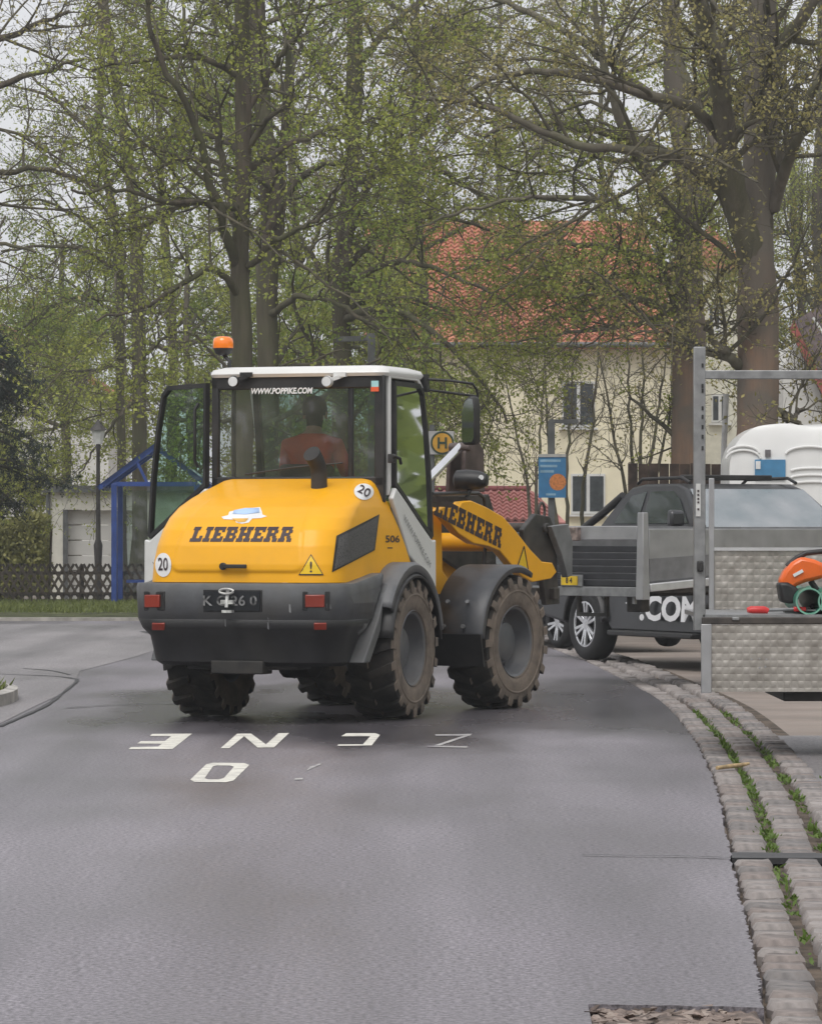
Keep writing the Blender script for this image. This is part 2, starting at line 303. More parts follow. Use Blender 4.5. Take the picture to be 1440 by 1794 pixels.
# road slab with the cut-out at the near right
cutY = gnd(1190, 1762).y
cl = gnd(1030, 1760)
redge = []
for i in range(len(edge)-1):
    for t in (0,.25,.5,.75):
        p = edge[i].lerp(edge[i+1], t)
        if p.y > cutY+.05: redge.append(p+Vector((random.uniform(-.016,.004), 0, 0)))
first = gnd(1338, 1766)
jit = [Vector((cl.x+(first.x-cl.x)*t, cl.y+(first.y-cl.y)*t+random.uniform(-.012,.012), 0)) for t in np.linspace(0, 1, 16)]
poly = [Vector((-40,4,0)), Vector((.45,4,0)), Vector((cl.x-.03, 9.5, 0)), Vector((cl.x-.02, 11, 0))]+jit+redge+[Vector((-40, 62.6, 0))]
r = MB(); r.prism([p+Vector((0,0,-.06)) for p in poly], (0,0,.06))
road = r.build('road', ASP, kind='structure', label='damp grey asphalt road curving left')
# lighter older asphalt of the side road, a thin sheet with a seam
pts = [(-700,1093),(256,1093),(330,1120),(240,1150),(140,1176),(133,1192),(110,1215),(60,1238),(0,1268),(-300,1330),(-900,1400)]
o = MB(); o.add([gnd(*p, z=.004) for p in pts], [tuple(range(len(pts)))]); o.build('old_asphalt_sheet', ASP2, road, fix=False)
def seam(pxs, w, name='tar_seam'):
    P = catmull([gnd(*p, z=.008) for p in pxs], 5); b = MB(); rows = []
    for i, p in enumerate(P):
        d = (P[min(i+1,len(P)-1)]-P[max(i-1,0)]).normalized(); n = Vector((d.y,-d.x,0)); ww = w*random.uniform(.5,1.2); rows.append([p-n*ww, p+n*ww])
    b.grid(rows); b.build(name, TAR, road, fix=False)
seam([(0,1272),(55,1248),(85,1233),(112,1212),(132,1196),(135,1190)], .022); seam([(135,1190),(100,1185),(30,1182),(-20,1180)], .028)
seam([(122,1182),(90,1175),(40,1171)], .02); seam([(118,1240),(200,1235),(300,1232),(380,1231)], .022); seam([(1020,1497),(1100,1499),(1200,1500),(1282,1503)], .012)
seam([(250,1106),(268,1110),(300,1114)], .08)
# painted letters, upside down for this side
def L(pts): return [gnd(220+x/2.25, 1270+y/2.25, z=0) for x, y in pts]
def letter(polys, m, label):
    b = MB()
    for i, q in enumerate(polys): P = L(q); b.add([p+Vector((0,0,0.003+.0006*i)) for p in P], [tuple(range(len(P)))])
    b.build('painted_letter', m, road, label=label)
letter([[(105,38),(262,37),(185,98),(12,98),(22,90),(128,88),(144,77),(45,76),(60,67),(155,66),(180,47),(95,46)]], PAINT, 'white painted letter E upside down on the road')
letter([[(375,94),(410,94),(480,37),(440,37)],[(455,37),(495,37),(570,92),(520,92)],[(540,92),(585,92),(645,35),(603,36)]], PAINT, 'worn white painted letter N on the road')
letter([[(870,35),(985,35),(1003,42),(965,47),(850,47)],[(965,47),(1003,42),(970,84),(935,80)],[(838,80),(935,80),(970,84),(835,86)]], PAINT, 'half worn painted letter O on the road')
letter([[(1220,40),(1365,38),(1360,45),(1222,45)],[(1330,46),(1352,46),(1240,84),(1215,84)],[(1190,84),(1350,88),(1345,93),(1190,90)]], PAINTW, 'faded painted letter Z on the road')
out = [(318,158),(345,152),(468,153),(488,161),(426,222),(395,229),(272,228),(255,219)]; inn = [(345,166),(358,163),(412,163),(427,168),(388,212),(368,218),(325,218),(312,213)]
b = MB(); P = [p+Vector((0,0,.003)) for p in L(out)+L(inn)]; b.add(P, [(i,(i+1)%8,8+(i+1)%8,8+i) for i in range(8)]); b.build('painted_letter', PAINT, road, fix=False, label='white painted numeral 0 on the road')
letter([[(728,166),(775,152),(768,160),(712,184)],[(668,214),(700,212),(698,219),(664,220)]], PAINTW, 'last traces of a painted numeral 3')

# rubble patch where the asphalt is cut
rb = MB(); NX, NY = 26, 26; rows = []
for j in range(NY):
    y = 9.2+(cl.y+.06-9.2)*j/(NY-1); rows.append([Vector((cl.x-.1+(1.05-cl.x+.1)*i/(NX-1), y, -.016+random.uniform(-.006,.008))) for i in range(NX)])
rub = rb.grid(rows).build('rubble_patch', RUBL, road, smooth=60, fix=False, label='brown rubble where the asphalt is cut away')

b = MB()
for _ in range(420):
    c = Vector((random.uniform(cl.x, 1.0), random.uniform(9.4, cl.y-.02), -.014)); k = random.choice((.006,.009,.014,.022)); P = [c+Vector((random.uniform(-1,1)*k*1.3, random.uniform(-1,1)*k*1.3, random.uniform(-.3,.9)*k)) for _ in range(6)]
    b.add(P, [(0,1,2),(0,2,3),(0,3,4),(0,4,1),(5,2,1),(5,3,2),(5,4,3),(5,1,4)])
b.build('rubble_stones', mat('rubble_stone', (.36,.30,.26), .9, island=.8, col2=(.13,.10,.09)), rub, kind='stuff')

# gutter: three rows of stones
gut = empty('gutter', (0,0,0), kind='structure', label='cobbled gutter of three stone rows along the road edge')
S0 = 3.0; S1 = cum[-1]-4
rows = []
for k in range(220):
    p, d, n = along(S0+(S1-S0)*k/219); rows.append([p+n*.004+Vector((0,0,-.047)), p+n*.75+Vector((0,0,-.047))])
bb = MB(); bb.grid(rows); bb.build('joint_bed', SOIL, gut, fix=False)
def stone_mesh(seed):
    R = random.Random(seed); b = MB(); ln, w, h = 1, 1, .09
    def ring(f, z): return [Vector((x*f*.5+R.uniform(-.025,.025), y*f*.5+R.uniform(-.025,.025), z+R.uniform(-.004,.004))) for x, y in ((-1,-.7),(-.7,-1),(.7,-1),(1,-.7),(1,.7),(.7,1),(-.7,1),(-1,.7))]
    A, B, C = ring(1, -.07), ring(1, -.014), ring(.84, .008); b.add(A+B+C, [(i,(i+1)%8,8+(i+1)%8,8+i) for i in range(8)]+[(8+i,8+(i+1)%8,16+(i+1)%8,16+i) for i in range(8)]+[tuple(range(16,24))])
    me = bpy.data.meshes.new('gutter_stone'); me.from_pydata(b.v, [], b.f); me.materials.append(STONES[seed % 3]); me.polygons.foreach_set('use_smooth', [True]*len(me.polygons)); me.set_sharp_from_angle(angle=math.radians(50)); me.update(); return me
SM = [stone_mesh(i) for i in range(9)]
stones = []
for (o0, o1) in ((.015,.165),(.225,.385),(.46,.615)):
    s = S0
    while s < S1:
        ln = random.uniform(.12,.20); p, d, n = along(s+ln/2); mid = (o0+o1)/2; c = p+n*(mid+random.uniform(-.006,.006)); s += ln+.024
        if 17.22 < c.y < 17.55: continue
        stones.append((c, math.atan2(d.x, d.y), o1-o0+random.uniform(-.012,.012), ln, random.uniform(-.016,.005)))
def seen(c): return 0 < CX+F*c.x/c.y < 1440 and HZ+F*CAMZ/c.y < 1800
vis = sorted([q for q in stones if seen(q[0])], key=lambda q: q[0].y); rest = vis[300:]+[q for q in stones if not seen(q[0])]
for q in vis[:300]:
    o = link('gutter_stone', random.choice(SM), gut); o.location = q[0]+Vector((0,0,q[4]-.004)); o.rotation_euler = (random.uniform(-.03,.03), random.uniform(-.04,.04), -q[1]+random.uniform(-.05,.05)); o.scale = (q[2], q[3], 1)
b = MB()
for q in rest:
    me = random.choice(SM); M = Matrix.Translation(q[0]+Vector((0,0,q[4]-.004))) @ Matrix.Rotation(-q[1], 4, 'Z') @ Matrix.Diagonal((q[2], q[3], 1, 1))
    b.add([M @ v.co for v in me.vertices], [tuple(p.vertices) for p in me.polygons])
b.build('gutter_stones_far', STONE, gut, smooth=50, fix=False, kind='stuff')
# tar repair strip across the gutter
p, d, n = along(float(np.interp(17.4, [q.y for q in edge], cum))); b = MB(); b.prism([p-d*.16+n*.0+Vector((0,0,-.03)), p+d*.14+Vector((0,0,-.03)), p+d*.12+n*.75+Vector((0,0,-.03)), p-d*.12+n*.75+Vector((0,0,-.03))], (0,0,.028)); b.build('tar_patch', TAR, gut)

def quads(C, U, W):
    """leaf quads: centre C, half axes U, W"""
    V = np.stack([C-U, C+W, C+U, C-W], 1).reshape(-1, 3); n = len(C); return V, np.arange(4*n).reshape(n, 4)
def unit(v): return v/np.maximum(np.linalg.norm(v, axis=-1, keepdims=True), 1e-9)
def blades(C, h0, h1, w, lean=.5):
    n = len(C); h = rng.uniform(h0, h1, (n,1)); d = np.concatenate([rng.normal(0, lean, (n,2)), np.ones((n,1))], 1); d = unit(d)*h/2
    s = unit(np.concatenate([rng.normal(0,1,(n,2)), np.zeros((n,1))], 1))*w; return quads(C+d, d, s)
# weeds in the joints
C = []
for off, (ya, yb), dens in ((.195,(15.2,31.5),170),(.425,(17,31.5),100),(.195,(13,15.2),40),(.66,(20,24),70)):
    sa, sb = np.interp([ya, yb], [q.y for q in edge], cum)
    ncl = int((sb-sa)*dens/26)
    for _ in range(ncl):
        p, d, n = along(random.uniform(sa, sb)); R_ = random.uniform(.03,.12)
        for _ in range(random.randint(5, 20)):
            q = p+n*(off+random.gauss(0,.018))+d*random.gauss(0,R_); C.append((q.x, q.y, -.03))
V, Q = blades(np.array(C), .015, .052, .009, 1.0); link('gutter_weeds', np_mesh('gutter_weeds', V, Q, WEED), label='green weeds growing in the gutter joints', cat='weeds', kind='stuff')
b = MB(); a0, a1 = gnd(1256,1346,.02), gnd(1312,1342,.02); b.tube([a0, a0.lerp(a1,.4)+Vector((0,.01,.004)), a0.lerp(a1,.8)+Vector((0,0,.008)), a1+Vector((0,.02,.012))], [.012,.014,.013,.009], 7)
b.build('wooden_stick', mat('pale_wood', (.42,.30,.16), .8, var=.2, vscale=20), smooth=60, label='pale broken stick lying across the cobbled gutter', cat='stick')

# asphalt of the yard entrance at right
b = MB(); q = [gnd(1352,1287),gnd(1500,1287),gnd(1900,1330),gnd(1900,1480),gnd(1475,1440),gnd(1420,1375),gnd(1385,1325)]
b.prism([p+Vector((0,0,-.049)) for p in q], (0,0,.04)); b.build('driveway', ASP2, kind='structure', label='grey asphalt strip of the yard entrance under the trailer')

# far kerb, verge, traffic island at the left
b = MB(); KY = 62.7
b.prism([(-40,KY,-.06),(-6.2,KY,-.06),(-3.9,KY-.1,-.06),(-1.2,KY+.2,-.06),(-1.2,KY+.38,-.06),(-3.9,KY+.08,-.06),(-6.2,KY+.18,-.06),(-40,KY+.18,-.06)], (0,0,.11)); b.build('kerb', KERB, kind='structure', label='pale kerb along the far side of the road')
b = MB(); b.grid([[Vector((x, KY+.2+t*11.5, .03+.10*min(1,t*3)+random.uniform(0,.02))) for x in np.linspace(-40, 30, 90)] for t in np.linspace(0,1,16)]); b.build('grass_verge', TURF, fix=False, smooth=60, kind='structure', label='strip of grass in front of the lattice fence')
C = np.stack([rng.uniform(-9, -3.6, 9000), rng.uniform(KY+.3, 71.5, 9000), np.full(9000, .11)], 1)
V, Q = blades(C, .05, .13, .014); link('verge_grass', np_mesh('verge_grass', V, Q, GRASS), label='short green grass of the verge by the fence', cat='grass', kind='stuff')
ic = gnd(-72, 1232); b = MB(); n = 40
P0 = [(ic.x+math.cos(2*PI*i/n)*.46, ic.y+math.sin(2*PI*i/n)*1.9) for i in range(n)]; P1 = [(ic.x+math.cos(2*PI*i/n)*.37, ic.y+math.sin(2*PI*i/n)*1.78) for i in range(n)]
b.add([(x,y,-.03) for x,y in P0]+[(x,y,.10) for x,y in P0]+[(x,y,.115) for x,y in P1]+[(x,y,.05) for x,y in P1], [(i+k*n,(i+1)%n+k*n,(i+1)%n+(k+1)*n,i+(k+1)*n) for k in range(3) for i in range(n)])
isl = b.build('traffic_island', KERB, smooth=40, kind='structure', label='round kerbed island at the left edge of the road')
b = MB(); b.add([(x,y,.06) for x,y in P1], [tuple(range(n))]); b.build('island_soil', TURF, isl, fix=False)
C = np.stack([ic.x+rng.uniform(-.3,.3,500), ic.y+rng.uniform(-1.4,1.4,500), np.full(500,.055)],1); V, Q = blades(C,.06,.16,.015); link('island_grass', np_mesh('island_grass', V, Q, GRASS), isl, kind='stuff')
# ------------------------------------------------------------------ wheel loader
from mathutils.bvhtree import BVHTree
LO = (-.856, 30.2); RA, FA = math.radians(20), math.radians(30); JY = 1.075
loader = empty('wheel_loader', (LO[0], LO[1], 0), -RA, label='yellow and white wheel loader with open cab door in the road', cat='wheel loader')
LJ = (LO[0]+JY*math.sin(RA), LO[1]+JY*math.cos(RA))
def loc(px, py, O, A, x=None, y=None):
    k = (px-CX)/F; c, s = math.cos(A), math.sin(A); ox, oy = O
    if y is None: y = (k*(oy-x*s)-ox-x*c)/(s-k*c)
    else: x = (k*(oy+y*c)-ox-y*s)/(c+k*s)
    Y = oy-x*s+y*c; return Vector((x, y, CAMZ-(py-HZ)/F*Y))
def rl(px, py, **k): return loc(px, py, LO, RA, **k)
def fl(px, py, **k): return loc(px, py, LJ, FA, **k)
FM = Matrix.Translation((0, JY, 0)) @ Matrix.Rotation(-(FA-RA), 4, 'Z')
def front(o): o.matrix_basis = FM; return o
RMI = (Matrix.Translation((LO[0], LO[1], 0)) @ Matrix.Rotation(-RA, 4, 'Z')).inverted()
def lerp_tab(tab, z):
    zs = [t[0] for t in tab]; return [float(np.interp(z, zs, [t[i] for t in tab])) for i in range(1, len(tab[0]))]
def U_contour(w, yr, yf, rc, n1=26, n2=16, n3=60):
    """left front -> rear -> right front"""
    rc = max(.02, min(rc, w*.9, (yf-yr)*.95)); P = []
    for i in range(n1): P.append((-w, yf+(yr+rc-yf)*i/n1))
    for i in range(n2): a = PI/2*i/n2; P.append((-w+rc-rc*math.cos(a), yr+rc-rc*math.sin(a)))
    for i in range(n3): P.append((-w+rc+(2*w-2*rc)*i/n3, yr))
    for i in range(n2): a = PI/2*i/n2; P.append((w-rc+rc*math.sin(a), yr+rc-rc*math.cos(a)))
    for i in range(n1+1): P.append((w, yr+rc+(yf-yr-rc)*i/n1))
    return P
# hood: stacked U-shaped contours (z, half width, rear y, front y, corner radius)
HT = [(1.065,.775,-1.30,.42,.26),(1.20,.77,-1.285,.38,.26),(1.34,.76,-1.245,.28,.27),(1.46,.75,-1.17,.18,.28),(1.55,.738,-1.07,.10,.28),(1.63,.722,-.93,.04,.28),(1.70,.70,-.74,0,.28),(1.76,.675,-.52,-.02,.26),(1.81,.645,-.30,-.04,.2),(1.84,.61,-.16,-.045,.1),(1.855,.55,-.07,-.05,.02)]
def sst(a, b, x): t = max(0, min(1, (x-a)/(b-a))); return t*t*(3-2*t)
hz_ = np.concatenate([np.linspace(1.065, 1.80, 72), np.linspace(1.805, 1.855, 10)]); HR = []; HM = []
for z in hz_:
    w, yr, yf, rc = lerp_tab(HT, z); row = []; mk = []
    for x, y in U_contour(w, yr, yf, rc):
        hw = .42+(1.85-z)/.75*.15; lo = 1.13
        dx, dz = abs(x)-(hw-.1), (lo+.1)-z; ds = math.hypot(max(dx,0), max(dz,0))+min(max(dx,dz),0)-.1
        ins = 1-sst(-.03, 0, ds) if y < yr+.3 else 0
        y2 = y-.016*ins*(1 if z < 1.72 else max(0, (1.79-z)/.07)); mk.append(ins)
        zz = max(z, 1.062+.068*max(0, min(1, (y+1.05)/.55)))
        row.append(Vector((x, y2, zz)))
    HR.append(row); HM.append(mk)
nH = len(HR[0]); hv = [p for r_ in HR for p in r_]; allf = [(i*nH+k, i*nH+k+1, (i+1)*nH+k+1, (i+1)*nH+k) for i in range(len(HR)-1) for k in range(nH-1)]
fm = [np.mean([HM[j//nH][j % nH] for j in f]) for f in allf]
b = MB(); b.add(hv, [f for f, q in zip(allf, fm) if q < .5]); top = [p+Vector((0,.04,.004)) for p in HR[-1]]; b.add(HR[-1]+[Vector((0,-.02,1.862))], [(i, i+1, nH) for i in range(nH-1)])
hood = b.build('hood', YEL, loader, smooth=45)
b = MB(); b.add(hv, [f for f, q in zip(allf, fm) if q >= .5])
ob = b.build('rear_hatch', YEL, loader, smooth=50)
bvh = BVHTree.FromPolygons([tuple(p) for p in hv], allf)
CAML = RMI @ Vector((0, 0, CAMZ))
def hit(px, py, off=.004, tree=None):
    d = (RMI @ at(px, py, 30) - CAML).normalized(); h = (tree or bvh).ray_cast(CAML, d)
    if h[0] is None: return None
    n = h[1] if h[1].dot(d) < 0 else -h[1]; return h[0]+n*off
def on_hood(name, px, py, geo, m, off=.004, sc=1, parent=None, tree=None, **k):
    """flat art (in photo pixels about px, py) laid on the body surface"""
    b = MB(); b.add([hit(px+p.x*sc, py-p.y*sc, off, tree) or Vector((0,-1.3,1.2)) for p in geo[0]], geo[1]); return b.build(name, m, parent or hood, fix=False, **k)
def fine_poly(pts, n=10):
    """bilinear grid over a quad outline a,b,c,d"""
    a, b_, c, d = [Vector((*p, 0)) for p in pts]; V = []; Fc = []
    for j in range(n+1):
        for i in range(n+1): V.append((a.lerp(b_, i/n)).lerp(d.lerp(c, i/n), j/n))
    for j in range(n):
        for i in range(n): q = j*(n+1)+i; Fc.append((q, q+1, q+n+2, q+n+1))
    return V, Fc
def yrear(z, e=.016): return lerp_tab(HT, z)[1]-e
decal('maker_lettering', slab_geo('LIEBHERR', .112, .16), lambda x, y: Vector((x*.83+.01, yrear(1.425+y)-.004, 1.425+y)), TXT, hood, label='dark maroon lettering on the yellow hatch')
# grille in its dark frame
on_hood('side_grille_frame', 0, 0, fine_poly([(581,-1003),(589,-939),(664,-901),(656,-964)], 14), BLK, .004)
on_hood('side_grille', 0, 0, fine_poly([(584,-998),(592,-942),(661,-905),(653,-962)], 14), GRL, .010)
# round speed stickers, warning triangle, badge, latch
def fan(pts):
    V = [Vector((0,0,0))]+[Vector((x*k,y*k,0)) for k in (.35,.7,1) for x,y in pts]; n = len(pts); Fc = [(0,1+i,1+(i+1)%n) for i in range(n)]+[(1+k*n+i,1+(k+1)*n+i,1+(k+1)*n+(i+1)%n,1+k*n+(i+1)%n) for k in (0,1) for i in range(n)]
    return V, Fc
def speed_sticker(px, py, w, h, rot=0):
    s = on_hood('speed_sticker', px, py, fan([(p.x*w, p.y*h) for p in disc_geo(1)[0]]), TXTW, .005)
    V, Fc = text_geo('20', 1.55, 0, .02); R2 = Matrix.Rotation(rot, 3, 'Z'); V = [R2 @ Vector((p.x*w*.8, p.y*h*.95, 0)) for p in V]; on_hood('numerals', px, py, (V, Fc), TXT, .010, parent=s)
speed_sticker(287, 990, 14, 21); speed_sticker(637, 862, 17, 14, -.5)
def subtri(a, b_, c, n=8):
    V = []; idx = {}; Fc = []
    for i in range(n+1):
        for j in range(n+1-i): idx[i, j] = len(V); V.append(a+(b_-a)*(i/n)+(c-a)*(j/n))
    for i in range(n):
        for j in range(n-i):
            Fc.append((idx[i,j], idx[i+1,j], idx[i,j+1]))
            if i+j < n-1: Fc.append((idx[i+1,j], idx[i+1,j+1], idx[i,j+1]))
    return V, Fc
tri = lambda s: subtri(Vector((0, 22*s, 0)), Vector((-22*s, -15*s, 0)), Vector((22*s, -15*s, 0)))
t0 = on_hood('warning_sticker', 545, 993, tri(1.0), TXT, .006); on_hood('warning_face', 545, 993, tri(.86), YELP, .009, parent=t0)
V, Fc = text_geo('!', 26, 0, .3); on_hood('exclamation_mark', 545, 995, (V, Fc), TXT, .012, parent=t0)
tree2 = BVHTree.FromPolygons([tuple(p) for p in hv], allf)
bd = on_hood('dealer_sticker', 428, 902, fan([(-40,-4),(-28,-1),(-26,5),(-12,8),(2,8),(6,11),(28,13),(31,5),(32,0),(40,-3),(30,-6),(14,-7),(8,-14),(-4,-16),(-14,-14),(-16,-9),(-36,-8)]), TXTW, .003)
on_hood('sticker_art', 430, 899, fan([(-22,-2),(-20,4),(0,8),(24,8),(25,0),(0,-3)]), BLUP, .006, parent=bd)
on_hood('sticker_band', 424, 911, fan([(-18,2),(12,2),(6,-4),(-6,-5)]), mat('sticker_gold',(.75,.42,.08),.4), .006, parent=bd)
on_hood('model_number', 687, 945, ([p*1.0 for p in text_geo('506', 17, 0, .35)[0]], text_geo('506', 17, 0, .35)[1]), TXT, .004); on_hood('model_underline', 684, 960, poly_geo([(-6,1),(3,1),(3,-1),(-6,-1)]), TXT, .004)
b = MB(); p0 = Vector((-.02, yrear(1.19)-.02, 1.185)); b.disc(p0+Vector((-.08,-.015,0)), .028, (0,-1,0), 16, .03); b.box(p0+Vector((.02,-.012,0)), (.19,.022,.03)); b.build('hatch_latch', BLK, ob, bevel=.006)
# exhaust with slanted cut
e0 = rl(559, 860, y=-.42); b = MB(); n = 20
for (z0, r0) in ((.0,.075),): pass
b.lathe([(0,.085),(.012,.085),(.014,.062),(.16,.062)], e0+Vector((0,0,-.03)), 'z', n)
rows = []
for t in np.linspace(0, 1, 5): rows.append([e0+Vector((.062*math.cos(2*PI*k/n)-.03*t*t, .062*math.sin(2*PI*k/n)-.08*t*t, .13+t*(.10+.055*(1+math.sin(2*PI*k/n))))) for k in range(n+1)])
b.grid(rows); b.add(rows[-1][:n], [tuple(range(n))]); b.build('exhaust_pipe', DRK, loader, smooth=45)

# counterweight bumper
BT = [(.44,.72,-1.23,-.95,.25),(.47,.76,-1.27,-.94,.27),(.66,.785,-1.32,-.79,.27),(.72,.825,-1.375,-.74,.27),(.79,.85,-1.40,-.68,.27),(1.03,.86,-1.41,-.47,.27),(1.058,.85,-1.40,-.46,.26),(1.062,.74,-1.25,-.47,.2)]
rows = [[Vector((x, y, z+(.07*max(0, min(1, (y+1.05)/.55)) if z > 1.0 else 0))) for x, y in U_contour(*lerp_tab(BT, z), 10, 14, 20)] for z in [q[0] for q in BT]]
nB = len(rows[0]); b = MB(); b.grid(rows[4:]); bumper = b.build('counterweight', GRY, loader, smooth=35); solidify(bumper, .02)
b = MB(); b.grid(rows[:5]); b.add(rows[0], [tuple(range(nB))]); solidify(b.build('lower_counterweight', mat('blackened_casting', (.017,.017,.019), .5, var=.2, dirt=(.05,.047,.042), dirt_amt=.5, dscale=2.5), loader, smooth=35), .02)
bbvh = BVHTree.FromPolygons([tuple(p) for r_ in rows for p in r_], [(i*nB+k, i*nB+k+1, (i+1)*nB+k+1, (i+1)*nB+k) for i in range(len(rows)-1) for k in range(nB-1)])
def on_bump(name, px, py, w, h, m, th, parent=bumper, bevel=.006, **k):
    c = [hit(px+i*w/2, py+j*h/2, .0, bbvh) or hit(px+6+i*w/3, py+j*h/2, 0, bbvh) for i, j in ((-1,-1),(1,-1),(1,1),(-1,1))]; n = (c[1]-c[0]).cross(c[3]-c[0]).normalized(); n = n if n.y < 0 else -n
    b = MB(); b.prism([p-n*.01 for p in c], n*(th+.01)); return b.build(name, m, parent, bevel=bevel, **k)
for px in (269, 552):
    h_ = on_bump('tail_lamp_housing', px+2, 1053, 48 if px > 400 else 36, 34, BLK, .012); on_bump('tail_lamp', px, 1053, 34 if px > 400 else 26, 22, RED, .026, h_)
for px in (278, 561): on_bump('reflector', px, 1097, 22, 12, RED, .014)
pl = on_bump('plate_recess', 408, 1053, 104, 40, BLK, .004); np_ = on_bump('licence_plate', 408, 1053, 96, 33, PLT, .014, pl, 0)
V, Fc = text_geo('K C 26 0', 26, .0, .4); b = MB(); b.add([hit(405+p.x, 1053-p.y*.95, .03, bbvh) for p in V], Fc); b.build('plate_letters', mat('plate_letters', (.2,.2,.2), .5, var=.4, vscale=25), np_, fix=False)
c0 = hit(402, 1040, .06, bbvh); b = MB()
lp = [c0+Vector((.045*math.cos(a)*(1.25), 0, .018*math.sin(a)+.02)) for a in np.linspace(0, 2*PI, 17)]; b.tube(lp, .009, 8, False)
b.tube([c0+Vector((0,.03,.03)), c0+Vector((0,.0,-.10))], .014, 8); b.box(c0+Vector((0,.03,-.06)), (.10,.05,.03)); b.box(c0+Vector((0,.03,-.13)), (.08,.05,.02)); b.build('tow_pin', mat('bright_pin', (.6,.6,.58), .4, metal=.4, var=.2, vscale=20), bumper, smooth=40)
# raised panel on the bumper side
sp = [hit(*q, .008, bbvh) for q in ((612,1044),(666,1030),(640,1100),(626,1112))]
if all(sp): b = MB(); b.add(sp, [(0,1,2,3)]); b.build('side_panel', GRY, bumper, fix=False)
# scrapes of bare metal
for (x, y, w, h) in ((508,1066,3,16),(470,1092,2,22),(575,1062,7,9),(628,1120,3,12),(395,1091,2,14)):
    q = [hit(x+i*w, y+j*h, .004, bbvh) for i, j in ((-.5,-.5),(.5,-.4),(.7,.5),(-.4,.4))]
    if all(q): b = MB(); b.add(q, [(0,1,2,3)]); b.build('scrape', STL, bumper, fix=False)

# chassis
b = MB(); b.box((0,-.15,.72), (.78,1.7,.5)); b.box((0,-1.05,.52), (.9,.3,.22)); b.box((0,.72,.80), (.6,.5,.5)); b.box((.46,.45,.62), (.3,.62,.4)); b.box((-.46,.45,.62), (.3,.62,.4)); b.build('rear_chassis', DRK, loader, bevel=.02)
b = MB(); b.tube([(-.6,0,.545),(.6,0,.545)], .13, 16); b.lathe([(-.2,.1),(-.12,.24),(.12,.24),(.2,.1)], (0,0,.545), 'x', 20); b.build('rear_axle', DRK, loader, smooth=40)
b = MB(); b.box((0,-1.2,.43), (.42,.2,.1)); b.build('hitch', DRK, loader, bevel=.01)

# rear fenders
def fender(side, r, x0, x1, a0, a1, m, name, lip=.05, parent=loader, y0=0, z0=.545, sx=1.0):
    b = MB(); rows = []
    for i in range(29):
        a = math.radians(a0+(a1-a0)*i/28); cy, cz = math.cos(a)*sx, math.sin(a)
        rows.append([Vector((side*x, y0+rr*cy, z0+rr*cz)) for x, rr in ((x0, r+.01),(x1-.03, r+.01),(x1, r-.012),(x1, r-lip))])
    b.grid(rows); o = b.build(name, m, parent, smooth=50); solidify(o, .018); return o
for s in (1, -1):
    f_ = fender(s, .655, .62, .955, 12, 150, FEN, 'rear_fender', .07); f2 = fender(s, .575, .70, .967, 6, 170, BLK, 'fender_lip', .03, f_)
    # flat flank between bumper and fender
    b = MB(); b.prism([(s*.76,-.44,1.06),(s*.76,-.66,.78),(s*.74,-.92,.46),(s*.74,-.78,.46),(s*.76,-.60,.70),(s*.76,-.55,.88)], (s*.13,0,0)); b.build('flank_panel', GRY, f_, bevel=.012)

